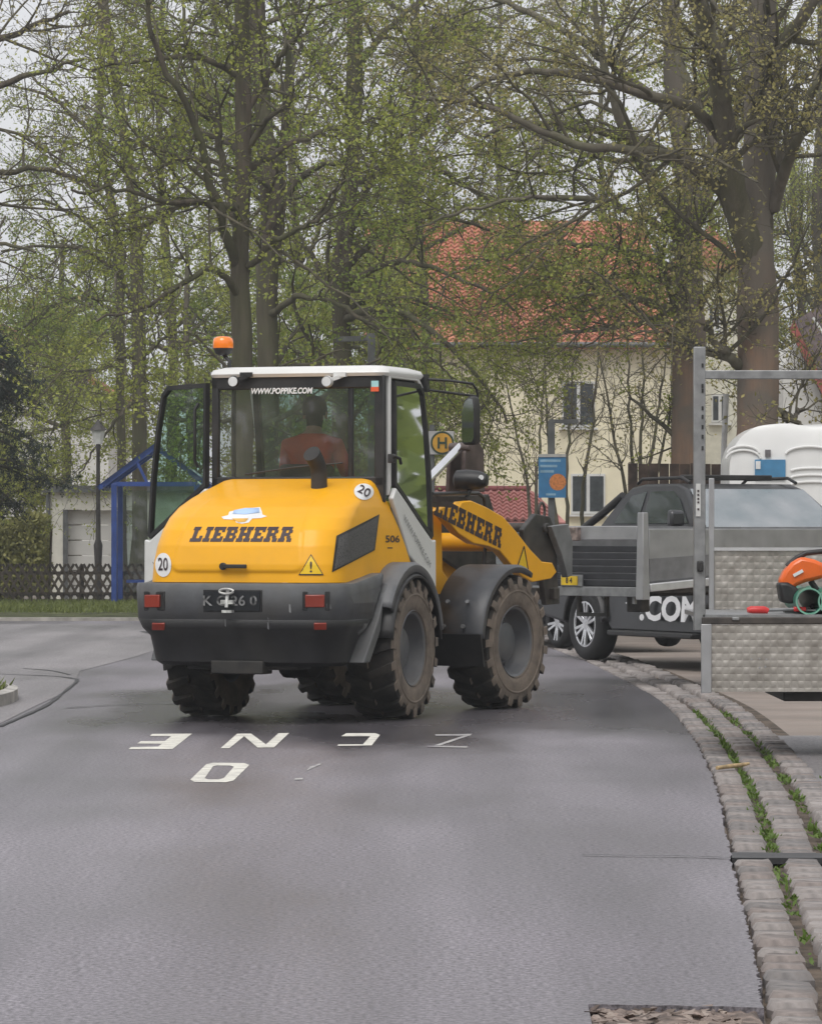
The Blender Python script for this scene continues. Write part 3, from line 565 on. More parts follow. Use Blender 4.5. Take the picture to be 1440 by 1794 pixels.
# wheels
def wheel_meshes():
    W = .19; b = MB()
    prof = [(.175,.285),(.165,.268),(.12,.26),(.06,.245),(.03,.225),(.025,.175),(.05,.165),(.085,.155),(.095,.14),(.10,0.001)]
    b.lathe(prof, n=48); b.lathe([(-.17,.285),(-.16,.268),(-.05,.25),(-.04,.001)], n=40); b.lathe([(.185,.292),(.178,.298),(.165,.285)], n=48)
    for k in range(10): a = 2*PI*k/10; b.tube([(.02,.2*math.cos(a),.2*math.sin(a)),(.05,.2*math.cos(a),.2*math.sin(a))], .013, 6)
    rim = bpy.data.meshes.new('wheel'); rim.from_pydata(b.v, [], b.f); rim.materials.append(RIMG)
    t = MB(); pr = [(.165,.278),(.178,.292),(.192,.33),(.197,.38),(.196,.43),(.19,.47),(.178,.497),(.15,.507),(.08,.512),(0,.514)]
    full = pr+[(-a, r) for a, r in pr[::-1][1:]]; n = 72; t.lathe(full, n=n)
    m = len(full); t.mi = [1 if (i//n < 5 or i//n >= m-6) else 0 for i in range(len(t.f))]
    t.lathe([(.197,.405),(.2015,.41),(.2015,.418),(.196,.425)], n=n); t.mi[-3*n:] = [1]*3*n
    def cyl(a, r, th): return Vector((a, r*math.cos(th), r*math.sin(th)))
    K = 19
    for sd in (1, -1):
        for k in range(K):
            th = 2*PI*(k+(.5 if sd < 0 else 0))/K; sk = -.13; hw = .062
            st = [(.0,.504,.543,0),(.09,.50,.545,sk*.45),(.165,.49,.545,sk*.9),(.192,.465,.532,sk),(.203,.455,.505,sk*1.05),(.203,.44,.46,sk*1.05)]
            vs = []
            for a, r0, r1, q in st:
                e = 1.0 if a < .16 else 1.15
                vs += [cyl(sd*a, r0, th+q-hw*e), cyl(sd*a, r1, th+q-hw*e*.82), cyl(sd*a, r1, th+q+hw*e*.82), cyl(sd*a, r0, th+q+hw*e)]
            fs = [(4*i+j, 4*i+j+1, 4*i+j+5, 4*i+j+4) for i in range(len(st)-1) for j in range(3)]+[(0,1,2,3),(4*len(st)-4,4*len(st)-3,4*len(st)-2,4*len(st)-1)]
            nb = len(t.f); t.add(vs, fs)
            for i in range(len(fs)):
                if i//3 >= 3 or i == len(fs)-1: t.mi[nb+i] = 1
    ty = bpy.data.meshes.new('tyre'); ty.from_pydata(t.v, [], t.f); ty.materials.append(RUB); ty.materials.append(SIDE); ty.polygons.foreach_set('material_index', t.mi)
    for me in (rim, ty):
        bm = bmesh.new(); bm.from_mesh(me); bmesh.ops.recalc_face_normals(bm, faces=bm.faces); bm.to_mesh(me); bm.free()
        me.polygons.foreach_set('use_smooth', [True]*len(me.polygons)); me.set_sharp_from_angle(angle=math.radians(38)); me.update()
    return rim, ty
RIM, TYR = wheel_meshes()
for fr_ in (0, 1):
    for s in (1, -1):
        w = link('wheel', RIM, loader); M = Matrix.Translation((s*.75, JY if fr_ else 0, .545)) @ Matrix.Rotation(0 if s > 0 else PI, 4, 'Z') @ Matrix.Rotation(random.uniform(0, 6), 4, 'X')
        w.matrix_local = (FM @ M) if fr_ else M; link('tyre', TYR, w)

# cab
b = MB(); lv = [(2.645,.735,-.10,.80),(2.67,.745,-.115,.83),(2.705,.73,-.10,.81),(2.728,.66,-.02,.70)]
def rrect(w, y0, y1, r, n=8):
    P = []
    for cx, cy, a0 in ((w-r, y1-r, 0),(-w+r, y1-r, 90),(-w+r, y0+r, 180),(w-r, y0+r, 270)):
        for i in range(n): a = math.radians(a0+90*i/(n-1)); P.append((cx+r*math.cos(a), cy+r*math.sin(a)))
    return P
rr = [[Vector((x, y, z)) for x, y in rrect(w, y0, y1, .10)] for z, w, y0, y1 in lv]; n = len(rr[0])
b.add([p for r_ in rr for p in r_], [(i*n+k, i*n+(k+1) % n, (i+1)*n+(k+1) % n, (i+1)*n+k) for i in range(3) for k in range(n)]+[tuple(range(3*n, 4*n)), tuple(range(n-1,-1,-1))])
roof = b.build('cab_roof', WHT, loader, smooth=50)
b = MB(); b.box((0,.36,2.625), (1.36,.86,.03)); b.build('headliner', DRK, roof)
b = MB(); yb = -.055
b.box((0,yb,2.60), (1.44,.05,.10)); b.box((0,yb,1.83), (1.44,.05,.08)); b.box((-.69,yb,2.22), (.06,.05,.86)); b.box((.68,yb,2.16), (.085,.05,.98)); b.box((.435,yb+.01,2.22), (.045,.04,.80))
b.box((-.55,yb+.03,2.22),(.03,.03,.8))
bf = b.build('rear_window_frame', BLK, loader, bevel=.012)
b = MB(); b.add([(-.67,yb,1.85),(.42,yb,1.85),(.42,yb,2.57),(-.67,yb,2.57)], [(0,1,2,3)]); b.build('rear_window', GLS, loader, fix=False)
b = MB(); b.add([(.45,yb,1.85),(.65,yb,1.85),(.65,yb,2.57),(.45,yb,2.57)], [(0,1,2,3)]); b.build('rear_quarter_window', GLS, loader, fix=False)
decal('website_lettering', text_geo('WWW.POPPIKE.COM', .062, .2, .0022), lambda x, y: Vector((x*.86-.13, yb-.03, 2.535+y)), TXTW, bf, label='white web address on the rear window')
w0 = rl(430, 831, y=yb-.02); w1 = rl(600, 811, y=yb-.02); b = MB(); b.tube([w0, w0.lerp(w1,.5)+Vector((0,-.01,.01)), w1], .007, 6); b.build('wiper', BLK, bf)
st_ = rl(657, 677, y=yb-.03); b = MB(); b.box(st_+Vector((0,0,.02)), (.06,.006,.05)); q_ = b.build('pillar_sticker', CYA, bf); b = MB(); b.box(st_+Vector((0,-.003,-.02)), (.065,.006,.035)); b.build('sticker_band', REDP, q_)
# side structure and doors  (u forward, z)
OUT = [(0,2.67),(.66,2.665),(.775,2.58),(.86,2.30),(.93,1.90),(.97,1.42)]; INN = [(.045,2.63),(.645,2.625),(.745,2.555),(.83,2.28),(.902,1.90),(.945,1.42)]
GL = [(.06,2.61),(.635,2.605),(.73,2.54),(.815,2.26),(.89,1.88),(.94,1.41),(.905,1.385),(.60,1.535),(.30,1.69),(.07,1.80)]
def inset(P, d):
    n = len(P); out = []
    for i in range(n):
        a, b_, c = Vector(P[i-1]), Vector(P[i]), Vector(P[(i+1) % n]); t1, t2 = (b_-a).normalized(), (c-b_).normalized(); m1, m2 = Vector((-t1.y, t1.x)), Vector((-t2.y, t2.x)); m = (m1+m2); m = m/max(.5, m.dot(m1)) if m.length else m1
        out.append(b_-m*d*-1 if False else b_+m*d)
    return out
GLI = inset(GL[::-1], .035)[::-1]
PAN = [(0,1.70),(.07,1.785),(.30,1.675),(.60,1.52),(.905,1.37),(.985,1.38),(.99,.99),(.72,1.11),(.36,1.26)]
def make_door(side, hinge, rot):
    X = lambda u, z, x=0: Vector((side*x, u, z))
    b = MB(); b.prism([X(u, z, 0) for u, z in PAN], (side*.045, 0, 0)); d = b.build('cab_door', WHT, loader, bevel=.012)
    d.location = hinge; d.rotation_euler = (0,0,rot)
    b = MB(); n = len(GL)
    for x in (.0, .04): b.add([X(u, z, x) for u, z in GL]+[X(u, z, x) for u, z in GLI], [(i,(i+1)%n,n+(i+1)%n,n+i) for i in range(n)])
    b.add([X(u,z,x) for x in (0,.04) for u,z in GL], [(i,(i+1)%n,n+(i+1)%n,n+i) for i in range(n)]); b.add([X(u,z,x) for x in (0,.04) for u,z in GLI], [(i,(i+1)%n,n+(i+1)%n,n+i) for i in range(n)])
    b.build('door_frame', BLK, d)
    b = MB(); b.add([X(u, z, .022) for u, z in GLI], [tuple(range(n))]); b.build('door_glass', GLG, d, fix=False)
    sgn = 1 if side > 0 else -1
    def fn(x, y):
        a0 = Vector((.16,1.60)); a1 = Vector((.90,1.13)); t = (a1-a0).normalized(); nn = Vector((-t.y, t.x)); c = (a0+a1)/2; q = c+t*x*sgn+nn*y; return X(q.x, q.y, .052)
    decal('website_lettering', text_geo('WWW.POPPIKE.COM', .075, .1, .0), fn, mat('print_grey', (.22,.22,.23), .5), d)
    return d
dr = make_door(1, (.72,0,0), 0); dl = make_door(-1, (-.73,.0,0), math.radians(55))
b = MB(); b.tube([(-.06,.14,1.95),(-.09,.14,2.0),(-.09,.14,2.4),(-.06,.14,2.45)], .013, 7); b.build('grab_handle', BLK, dl, smooth=50)
for s in (1, -1):
    b = MB(); X = lambda u, z, x: Vector((s*x, u, z)); n = len(OUT)
    for k in range(n-1): b.prism([X(*OUT[k], .70), X(*OUT[k+1], .70), X(*INN[k+1], .70), X(*INN[k], .70)], (s*.035,0,0))
    b.prism([X(0,2.67,.70), X(.045,2.63,.70), X(.045,1.80,.70), X(0,1.72,.70)], (s*.036,0,0)); b.build('cab_side_frame', WHT, loader, bevel=.008)
hl = rl(686, 803, x=.77); b = MB(); b.box(hl, (.05,.05,.07)); b.tube([hl+Vector((.03,-.04,.02)), hl+Vector((.05,.05,.0)), hl+Vector((.04,.1,-.04))], .014, 7); b.build('door_latch', BLK, dr and loader, bevel=.008)
# front glazing, floor, dash, seat, steering
b = MB(); b.add([(-.68,.955,1.42),(.68,.955,1.42),(.66,.72,2.62),(-.66,.72,2.62)], [(0,1,2,3)]); b.build('windscreen', GLG, loader, fix=False)
b = MB(); b.box((0,.48,1.12), (1.38,1.0,.06)); b.box((0,-.02,1.5),(1.36,.05,.72)); b.box((0,.93,1.25), (1.36,.06,.30)); b.box((.52,.35,1.38),(.26,.5,.5)); b.build('cab_floor', DRK, loader, bevel=.01)
b = MB(); b.box((0,.78,1.50), (.30,.10,.5)); b.box((0,.74,1.78),(.4,.12,.12)); b.build('dashboard', BLK, loader, bevel=.02)
b = MB(); b.tube([Vector((.19*math.cos(a), .62+.07*math.sin(a), 1.86+.17*math.sin(a))) for a in np.linspace(0, 2*PI, 25)], .014, 7, False); b.bar((0,.64,1.86),(0,.76,1.72),.04); b.build('steering_wheel', BLK, loader, smooth=50)
b = MB(); b.box((0,.33,1.50), (.46,.46,.14)); b.box((0,.30,1.30),(.36,.36,.26)); b.box((0,.10,1.74), (.44,.11,.46), Matrix.Rotation(math.radians(-6),3,'X')); b.build('seat', BLK, loader, bevel=.035)
for x in (-.69, .69):
    b = MB(); b.bar((x,.95,1.42),(x*.97,.72,2.62),.05); b.build('front_pillar', BLK, loader)
# beacon and work lamps on the roof
bp = rl(391, 612, y=.02); base = rl(396, 648, y=.0)
b = MB(); b.tube([base+Vector((.03,0,-.01)), base+Vector((.03,0,.07)), Vector((bp.x+.02,.02,bp.z-.06)), Vector((bp.x,.02,bp.z-.03))], .016, 8); b.lathe([(-.045,.035),(-.035,.06),(.0,.076),(.01,.077)], bp, 'z', 20); bs = b.build('beacon_stalk', BLK, roof, smooth=45)
b = MB(); b.lathe([(.01,.077),(.02,.08),(.06,.08),(.085,.074),(.10,.05),(.104,.001)], bp, 'z', 24); b.build('beacon', ORA, roof, smooth=50, label='orange rotating beacon on the cab roof')
for px in (408, 572):
    c = rl(px, 668, y=-.20); b = MB(); b.lathe([(0,.042),(.02,.046),(.05,.04),(.075,.02),(.08,.001)], c, 'y', 20); b.bar(c+Vector((.03,.05,.02)), c+Vector((.10,.10,.05)), .03); b.box(c+Vector((.08,.09,.055)), (.10,.05,.035)); h_ = b.build('work_lamp', BLK if px < 500 else WHT, roof, smooth=45)
    b = MB(); b.disc(c+Vector((0,-.004,0)), .038, (0,-1,0), 20, .008); b.build('lens', LENS, h_)
for px in (491, 507, 573, 590):
    c = rl(px, 644, y=.0); b = MB(); b.box(c, (.012,.012,.035)); b.build('roof_stud', BLK, roof)
# right mirror on its bracket
m0 = rl(744, 664, x=.74); m1 = rl(744, 682, x=.74); mc = rl(824, 736, x=1.10); k0 = rl(828, 672, x=1.10); k1 = rl(837, 692, x=1.12)
b = MB(); b.tube([m0, m0.lerp(k0,.5)+Vector((0,0,.008)), k0, k0.lerp(k1,.6)+Vector((.005,0,.01)), k1, Vector((k1.x,k1.y,mc.z+.1))], .011, 8); b.tube([m1, rl(835,694,x=1.10)], .010, 8); b.box(m0.lerp(m1,.4), (.06,.06,.14)); mb_ = b.build('mirror_bracket', BLK, loader, smooth=50)
R_ = Matrix.Rotation(math.radians(-12),3,'Z'); b = MB(); P = [(-.062,-.17),(-.04,-.195),(.045,-.195),(.068,-.16),(.066,.12),(.05,.185),(.01,.19),(-.035,.16),(-.062,.06)]
b.prism([mc+R_ @ Vector((x,-.04,z)) for x, z in P], R_ @ Vector((0,.09,0))); mm = b.build('mirror', BLK, mb_, bevel=.015)
b = MB(); b.add([mc+R_ @ Vector((x*.82,-.044,z*.9)) for x, z in P], [tuple(range(len(P)))]); b.build('mirror_glass', mat('mirror_glass', (.35,.37,.38), .03, metal=1, var=.02), mm, fix=False)

# ---- front frame (own axes: origin at the joint)
b = MB(); b.box((0,.15,.78), (.34,.5,.5)); b.tube([(0,-.02,.5),(0,-.02,1.1)], .09, 16); b.box((0,1.05,.75), (.62,1.0,.36)); front(b.build('front_chassis', DRK, loader, bevel=.02))
b = MB(); b.tube([(-.6,JY,.545),(.6,JY,.545)], .13, 16); front(b.build('front_axle', DRK, loader, smooth=40))
b = MB()
for s in (1, -1): b.prism([(s*.22,.28,.62),(s*.22,1.25,.62),(s*.22,1.28,.92),(s*.22,1.0,1.12),(s*.22,.98,1.62),(s*.22,.70,1.68),(s*.22,.52,1.30),(s*.22,.28,1.10)], (s*.07,0,0))
b.box((0,.8,1.1), (.44,.5,.35)); b.box((0,.7,1.52),(.44,.22,.2)); front(b.build('boom_tower', YEL, loader, bevel=.012))
b = MB(); b.box((.44,.40,.82), (.10,.30,.14)); b.box((.40,.30,.68),(.08,.2,.22)); front(b.build('step_bracket', YEL, loader, bevel=.02))
# hydraulic fittings in the joint
b = MB(); b.tube([(.36,.12,1.02),(.36,.62,1.0)], .05, 12); b.tube([(.30,.5,1.22),(.42,.5,1.22)], .085, 16); b.tube([(.28,.28,1.18),(.5,.28,1.18)], .06, 14)
b.tube([(.2,-.05,1.2),(.3,.1,1.05),(.32,.3,.95),(.25,.5,1.0)], .022, 8); b.tube([(.1,-.05,1.25),(.24,.12,1.15),(.28,.35,1.08),(.2,.6,1.2)], .02, 8); b.box((.2,.45,1.35), (.3,.3,.12)); front(b.build('hydraulic_block', DRK, loader, smooth=40))
b = MB(); b.tube([(.37,.1,1.1),(.37,.4,1.085)], .022, 10); front(b.build('steering_ram_rod', CHR, loader, smooth=50))
# boom arms traced from the side, each with its own thickness
AP = [(757,896),(772,903),(800,935),(826,952),(852,957),(872,965),(893,990),(912,1010),(930,1020),(962,1014),(972,1002),(964,986),(946,984),(925,962),(900,930),(878,905),(848,888),(822,877),(806,879),(798,892),(775,888)]
def armpoly(x): return [fl(px, py, x=.42) - Vector((.42-x,0,0)) for px, py in AP]
for x in (.36, -.44):
    b = MB(); b.prism(armpoly(x), (.08,0,0)); o = b.build('boom_arm', YEL, loader, bevel=.008); front(o)
    if x > 0:
        c0 = fl(826, 912, x=.443); c1 = fl(885, 942, x=.443); t = (c1-c0).normalized(); nn = Vector((0,-t.z,t.y)); c = fl(838, 917, x=.443); c.x = .443
        c = fl(822, 915, x=.443)
        V, Fc = slab_geo('LIEBHERR', .165, .10); decal('maker_lettering', (V, Fc), lambda x_, y_: c+t*x_*.80+nn*y_, TXT, o)
        w = fl(915, 980, x=.443); b = MB(); b.add([w+Vector((0,-.11,-.09)), w+Vector((0,.12,-.14)), w+Vector((0,.03,.11))], [(0,1,2)]); ws = b.build('warning_sticker', YELP, o, fix=False)
        b = MB()
        for A_, B_ in ((0,1),(1,2),(2,0)):
            P = [w+Vector((.002,-.11,-.09)), w+Vector((.002,.12,-.14)), w+Vector((.002,.03,.11))]; b.bar(P[A_], P[B_], .012, .003, up=(1,0,0))
        b.build('sticker_border', TXT, ws)
b = MB(); p = fl(880, 950, x=.42); b.tube([(-.36,p.y,p.z),(.36,p.y,p.z)], .08, 14); front(b.build('boom_cross_tube', YEL, loader, smooth=40))
for s in (1,-1):
    f_ = fender(s, .62, .50, .955, 66, 176, mat('front_fender_dark', (.05,.053,.06), .4, var=.1, dirt=(.12,.11,.1), dirt_amt=.4), 'front_fender', .05, y0=JY, sx=1.0); front(f_)
    for a, x in ((168,.62),(168,.80),(150,.62),(150,.80)):
        a = math.radians(a); c = Vector((s*x, JY+.655*math.cos(a), .545+.655*math.sin(a))); d = Vector((0,math.cos(a),math.sin(a))); b = MB(); b.tube([c, c+d*.02], .018, 8); b.build('bolt', STL, f_)
    b = MB(); b.prism([(s*.50,JY-.64,.62),(s*.965,JY-.64,.62),(s*.95,JY-.56,.36),(s*.50,JY-.56,.36)], (0,-.02,0)); b.build('mud_flap', BLK, f_)
# tilt cylinder and bellcrank, head lamp, coupler
a0, a1 = fl(742, 848, x=.02), fl(806, 783, x=.02); b = MB(); b.tube([a0-(a1-a0)*.6, a0+(a1-a0)*.05], .055, 14); b.build('tilt_ram', YEL, loader, smooth=50).matrix_local = FM
b = MB(); b.tube([a0, a1], .036, 14); front(b.build('tilt_ram_rod', CHR, loader, smooth=50))
b = MB(); q = [fl(px, py, x=.0) for px, py in ((799,792),(808,776),(824,774),(832,790),(834,862),(796,862))]
for x in (-.09,.05): b.prism([v+Vector((x,0,0)) for v in q], (.04,0,0))
b.tube([a1+Vector((-.1,0,0)), a1+Vector((.1,0,0))], .035, 12); front(b.build('bellcrank', mat('brown_grey_steel', (.085,.06,.055), .5, metal=.2, var=.2, dirt=(.14,.12,.11), dirt_amt=.5), loader, bevel=.01))
hc = rl(829, 841, x=.62); b = MB(); b.lathe([(-.16,.05),(-.14,.082),(-.05,.088),(.06,.075),(.12,.05),(.13,.001)], hc, 'x', 20); hb = b.build('head_lamp', BLK, loader, smooth=50); b = MB(); b.tube([hc+Vector((-.02,0,-.07)), hc+Vector((-.05,-.05,-.16))], .018, 8); b.bar(hc+Vector((-.05,-.05,-.16)), hc+Vector((-.42,-.45,-.16)), .04); b.build('lamp_bracket', BLK, hb, smooth=50)
b = MB(); b.disc(hc+Vector((.09,-.062,.02)), .022, (.3,-1,0), 12, .01); b.build('lens', LENS, hb)
q = [rl(*p, x=.58) for p in ((757,865),(838,864),(848,872),(850,892),(850,960),(846,1000))]; b = MB(); b.tube(q, .016, 8); b.build('hydraulic_hose', BLK, loader, smooth=50)
b = MB(); q = [fl(px, py, x=-.30) for px, py in ((742,868),(850,866),(862,905),(860,985),(800,1000),(742,960))]; b.prism(q, (.04,0,0)); front(b.build('lamp_console', DSTL, loader, bevel=.01))
b = MB(); q = [fl(px, py, x=.10) for px, py in ((905,938),(946,931))]; b.tube([q[0]-(q[1]-q[0])*2, q[0], q[1]], .026, 10); front(b.build('tilt_link', STL, loader, smooth=50))
b = MB()
CQ = [fl(px, py, x=.28) for px, py in ((908,928),(930,900),(955,905),(966,935),(968,1010),(972,1058),(948,1060),(940,1000),(915,985))]
for x in (0, -.60): b.prism([v+Vector((x,0,0)) for v in CQ], (.05,0,0))
p1 = fl(945, 925, x=.28); p2 = fl(958, 1040, x=.28); b.tube([(-.4,p1.y,p1.z),(.36,p1.y,p1.z)], .045, 12); b.box((-.02,p2.y,p2.z), (.8,.10,.10)); cp = b.build('quick_coupler', DSTL, loader, bevel=.008); front(cp)
b = MB(); q = [fl(px, py, x=.34) for px, py in ((955,922),(985,918),(993,950),(992,1008),(984,1012),(974,972))]; b.prism(q, (.06,0,0)); b.build('coupler_plate', mat('grey_hook_plate', (.17,.175,.18), .5, var=.15), cp, bevel=.006)
rc_ = fl(949, 897, x=.1); b = MB(); b.tube([rc_+Vector((0,.055*math.cos(a),.07*math.sin(a)+.01)) for a in np.linspace(-.6, PI+.6, 14)], .013, 8); b.box(rc_+Vector((0,0,-.09)), (.08,.12,.10)); b.build('shackle', DSTL, cp, smooth=50)

# ---- driver
def skin_body(name, pts, edges, rad, parent, sub=2):
    me = bpy.data.meshes.new(name); me.from_pydata([tuple(p) for p in pts], edges, []); o = bpy.data.objects.new(name, me); COL.objects.link(o)
    sk = o.modifiers.new('skin', 'SKIN'); sk.use_smooth_shade = True
    for i, r_ in enumerate(rad): me.skin_vertices[0].data[i].radius = r_ if isinstance(r_, tuple) else (r_, r_)
    me.skin_vertices[0].data[0].use_root = True
    ss = o.modifiers.new('sub', 'SUBSURF'); ss.levels = sub; ss.render_levels = sub
    bpy.context.view_layer.update(); out = bpy.data.meshes.new_from_object(o.evaluated_get(bpy.context.evaluated_depsgraph_get())); bpy.data.objects.remove(o); return out
HV = mat('hi_vis_orange', (.80,.09,.04), .7, var=.12, emit=0); SKN = mat('skin', (.50,.30,.22), .6, var=.05); TRO = mat('dark_trousers', (.03,.035,.05), .8); HAIR = mat('dark_cap', (.02,.02,.025), .8)
pts = [(0,.28,1.62),(0,.27,1.78),(0,.25,1.98),(0,.25,2.14),(0,.27,2.21),(0,.29,2.28),(0,.30,2.36),(0,.30,2.43)]; E = [(i,i+1) for i in range(7)]; rad = [(.16,.12),(.165,.12),(.185,.125),(.17,.10),(.065,.06),(.062,.06),(.082,.098),(.07,.085)]
for s in (1,-1):
    n0 = len(pts); pts += [(s*.20,.25,2.12),(s*.26,.33,1.90),(s*.23,.48,1.86),(s*.18,.56,1.90)]; rad += [.075,.058,.045,.032]; E += [(3,n0),(n0,n0+1),(n0+1,n0+2),(n0+2,n0+3)]
    for j, (fx, fz, ln) in enumerate(((-.02,.028,.055),(-.007,.03,.065),(.007,.028,.062),(.02,.02,.05),(-.03,-.005,.045))):
        k = len(pts); pts += [(s*(.18)+fx*.8,.575,1.905+fz*.6),(s*.18+fx,.575+ln*.6,1.91+fz),(s*.18+fx,.57+ln*.5,1.88+fz*.4)]; rad += [.010,.0095,.008]; E += [(n0+3,k),(k,k+1),(k+1,k+2)]
    n0 = len(pts); pts += [(s*.12,.34,1.60),(s*.17,.70,1.62),(s*.17,.74,1.26),(s*.17,.86,1.20)]; rad += [.085,.068,.05,.04]; E += [(0,n0),(n0,n0+1),(n0+1,n0+2),(n0+2,n0+3)]
me = skin_body('person', pts, E, rad, None)
for m_ in (HV, SKN, TRO, HAIR): me.materials.append(m_)
for p in me.polygons:
    c = p.center; p.material_index = 3 if (c.z > 2.27 and c.y < .31) else 1 if c.z > 2.215 or (c.y > .545 and c.z > 1.8 and c.z < 2.0) else (2 if c.z < 1.70 else 0)
person = link('person', me, None, label='person in an orange red jacket sitting at the wheel in the cab', cat='person'); person.matrix_world = Matrix.Translation((LO[0], LO[1], 0)) @ Matrix.Rotation(-RA, 4, 'Z')
b = MB(); b.lathe([(2.355,.092),(2.40,.10),(2.45,.095),(2.50,.06),(2.515,.001)], (0,0.295,0), 'z', 20); b.prism([(-.07,.36,2.385),(.07,.36,2.385),(.05,.46,2.375),(-.05,.46,2.375)], (0,0,.012)); b.build('cap', HAIR, person, smooth=60)
for s in (1,-1):
    b = MB(); b.disc((s*.03,.392,2.36), .010, (0,1,0), 10, .01); b.build('eye', HAIR, person)
    b = MB(); b.prism([(s*.082,.29,2.33),(s*.082,.32,2.33),(s*.082,.32,2.385),(s*.082,.29,2.385)], (s*.018,0,0)); b.build('ear', SKN, person, bevel=.006)
b = MB(); b.prism([(-.012,.385,2.31),(.012,.385,2.31),(.006,.385,2.36),(-.006,.385,2.36)], (0,.028,-.004)); b.build('nose', SKN, person)
b = MB(); b.prism([(-.025,.385,2.288),(.025,.385,2.288),(.025,.385,2.297),(-.025,.385,2.297)], (0,.006,0)); b.build('mouth', mat('lips',(.35,.15,.12),.6), person)
# ------------------------------------------------------------------ vehicles and trailers at the right
CARB = mat('pickup_dark_grey', (.016,.017,.020), .35, metal=.0, coat=.25, var=.05, dirt=(.04,.036,.034), dirt_amt=.3)
CARG = mat('pickup_silver_grey', (.035,.036,.04), .35, metal=.2, coat=.4, var=.05)
WGL = glass('windscreen_glass', (.14,.18,.19), gloss=.55, base=.38, rough=.10, film=.40, fcol=(.10,.15,.17), fscale=2.2)  # bluish mottled film paints tree reflections into the pane
SGL = glass('dark_side_glass', (.10,.13,.12), gloss=.8, base=.04, rough=.03)
ALW = mat('machined_alloy', (.72,.73,.75), .25, metal=.8, var=.05); TYB = mat('car_tyre', (.018,.018,.019), .8, var=.1)
BODW = mat('decal_white', (.75,.75,.76), .45, var=.05)
def car_wheel(parent, M, r=.40, w=.26, spokes=6):
    b = MB(); b.lathe([(w/2-.03,.26),(w/2-.05,.255),(-.1,.24),(-.1,.001)], n=32); wh = b.build('wheel', BLK, parent, smooth=40); wh.matrix_basis = M
    b = MB(); R1 = r*.645; b.lathe([(-w/2+.02,R1),(-w/2,R1+.03),(-w/2,r-.05),(-w/2+.03,r-.008),(-w/2+.06,r),(0,r+.003),(w/2-.06,r),(w/2-.03,r-.008),(w/2,r-.05),(w/2,R1+.03),(w/2-.02,R1)], n=44); b.build('tyre', TYB, wh, smooth=40)
    b = MB()
    for k in range(spokes):
        for dq in (-.13,.13):
            a = 2*PI*k/spokes; p0 = Vector((w/2-.035,.06*math.cos(a+dq*1.5),.06*math.sin(a+dq*1.5))); p1 = Vector((w/2-.02,.243*math.cos(a+dq*1.25),.243*math.sin(a+dq*1.25))); b.bar(p0, p1, .034, .03, up=(1,0,0))
    b.disc((w/2-.02,0,0), .062, (1,0,0), 16, .03); b.lathe([(w/2-.02,.262),(w/2-.012,.258),(w/2-.012,.24),(w/2-.03,.236)], n=32); b.build('rim', ALW, wh, bevel=.004); return wh
# ---- pickup: x to its left, y forward
PA = math.radians(25); ph = Vector((math.sin(PA), -math.cos(PA), 0)); plf = Vector((math.cos(PA), math.sin(PA), 0))
pw = gnd(1040, 1157); po = pw+plf*.82
pick = empty('pickup_truck', (po.x, po.y, 0), 0, label='dark grey pickup truck with roof rails parked behind the trailers', cat='pickup truck')
PM = Matrix(((plf.x, ph.x, 0, po.x), (plf.y, ph.y, 0, po.y), (0, 0, 1, 0), (0, 0, 0, 1)))    # local x = left of the truck (+ is away from us), y = forward
# plf is right-handed left of heading: build with x mirrored so the matrix stays a rotation
Rz = math.atan2(ph.y, ph.x)-PI/2; pick.rotation_euler = (0,0,Rz)     # local y forward, local x = right of the truck
def sec(zs, half, n=1): return [Vector((0,0,0))]
def loft_sides(name, outline, wfun, m, parent, bevel=.03, thick=None):
    """outline (y,z) closed polygon extruded to half width wfun(y,z) on both sides"""
    b = MB(); n = len(outline); A = [Vector((wfun(y,z), y, z)) for y, z in outline]; B = [Vector((-wfun(y,z), y, z)) for y, z in outline]
    b.add(A+B, [tuple(range(n)), tuple(range(2*n-1, n-1, -1))]+[(i, (i+1) % n, n+(i+1) % n, n+i) for i in range(n)]); return b.build(name, m, parent, bevel=bevel)
def archpts(yc, r, z0, n=9): return [(yc+r*math.cos(a), .40+r*math.sin(a)) for a in np.linspace(PI, 0, n)]
low = [(-1.22,.50)]+archpts(0,.50,.4)+[(.60,.34),(2.62,.34)]+archpts(3.22,.50,.4)+[(3.98,.55)]
upper = [(4.05,.85),(4.0,1.12),(3.85,1.24),(2.55,1.46),(.42,1.50),(-1.20,1.46),(-1.26,.9)]
def pw_(y, z): return .94-.10*max(0,(y-3.2)/.85)**2-(.05 if z > 1.3 else 0)-(.03 if z < .6 else 0)
body = loft_sides('body', low+upper, pw_, CARB, pick, .035)
gh = [(.28,1.48),(.55,1.80),(.72,1.93),(1.0,1.965),(1.75,1.96),(1.98,1.90),(2.62,1.47)]
def gw(y, z): return .91-.20*max(0,(z-1.48)/.48)
loft_sides('cab_shell', gh, gw, CARB, pick, .03)
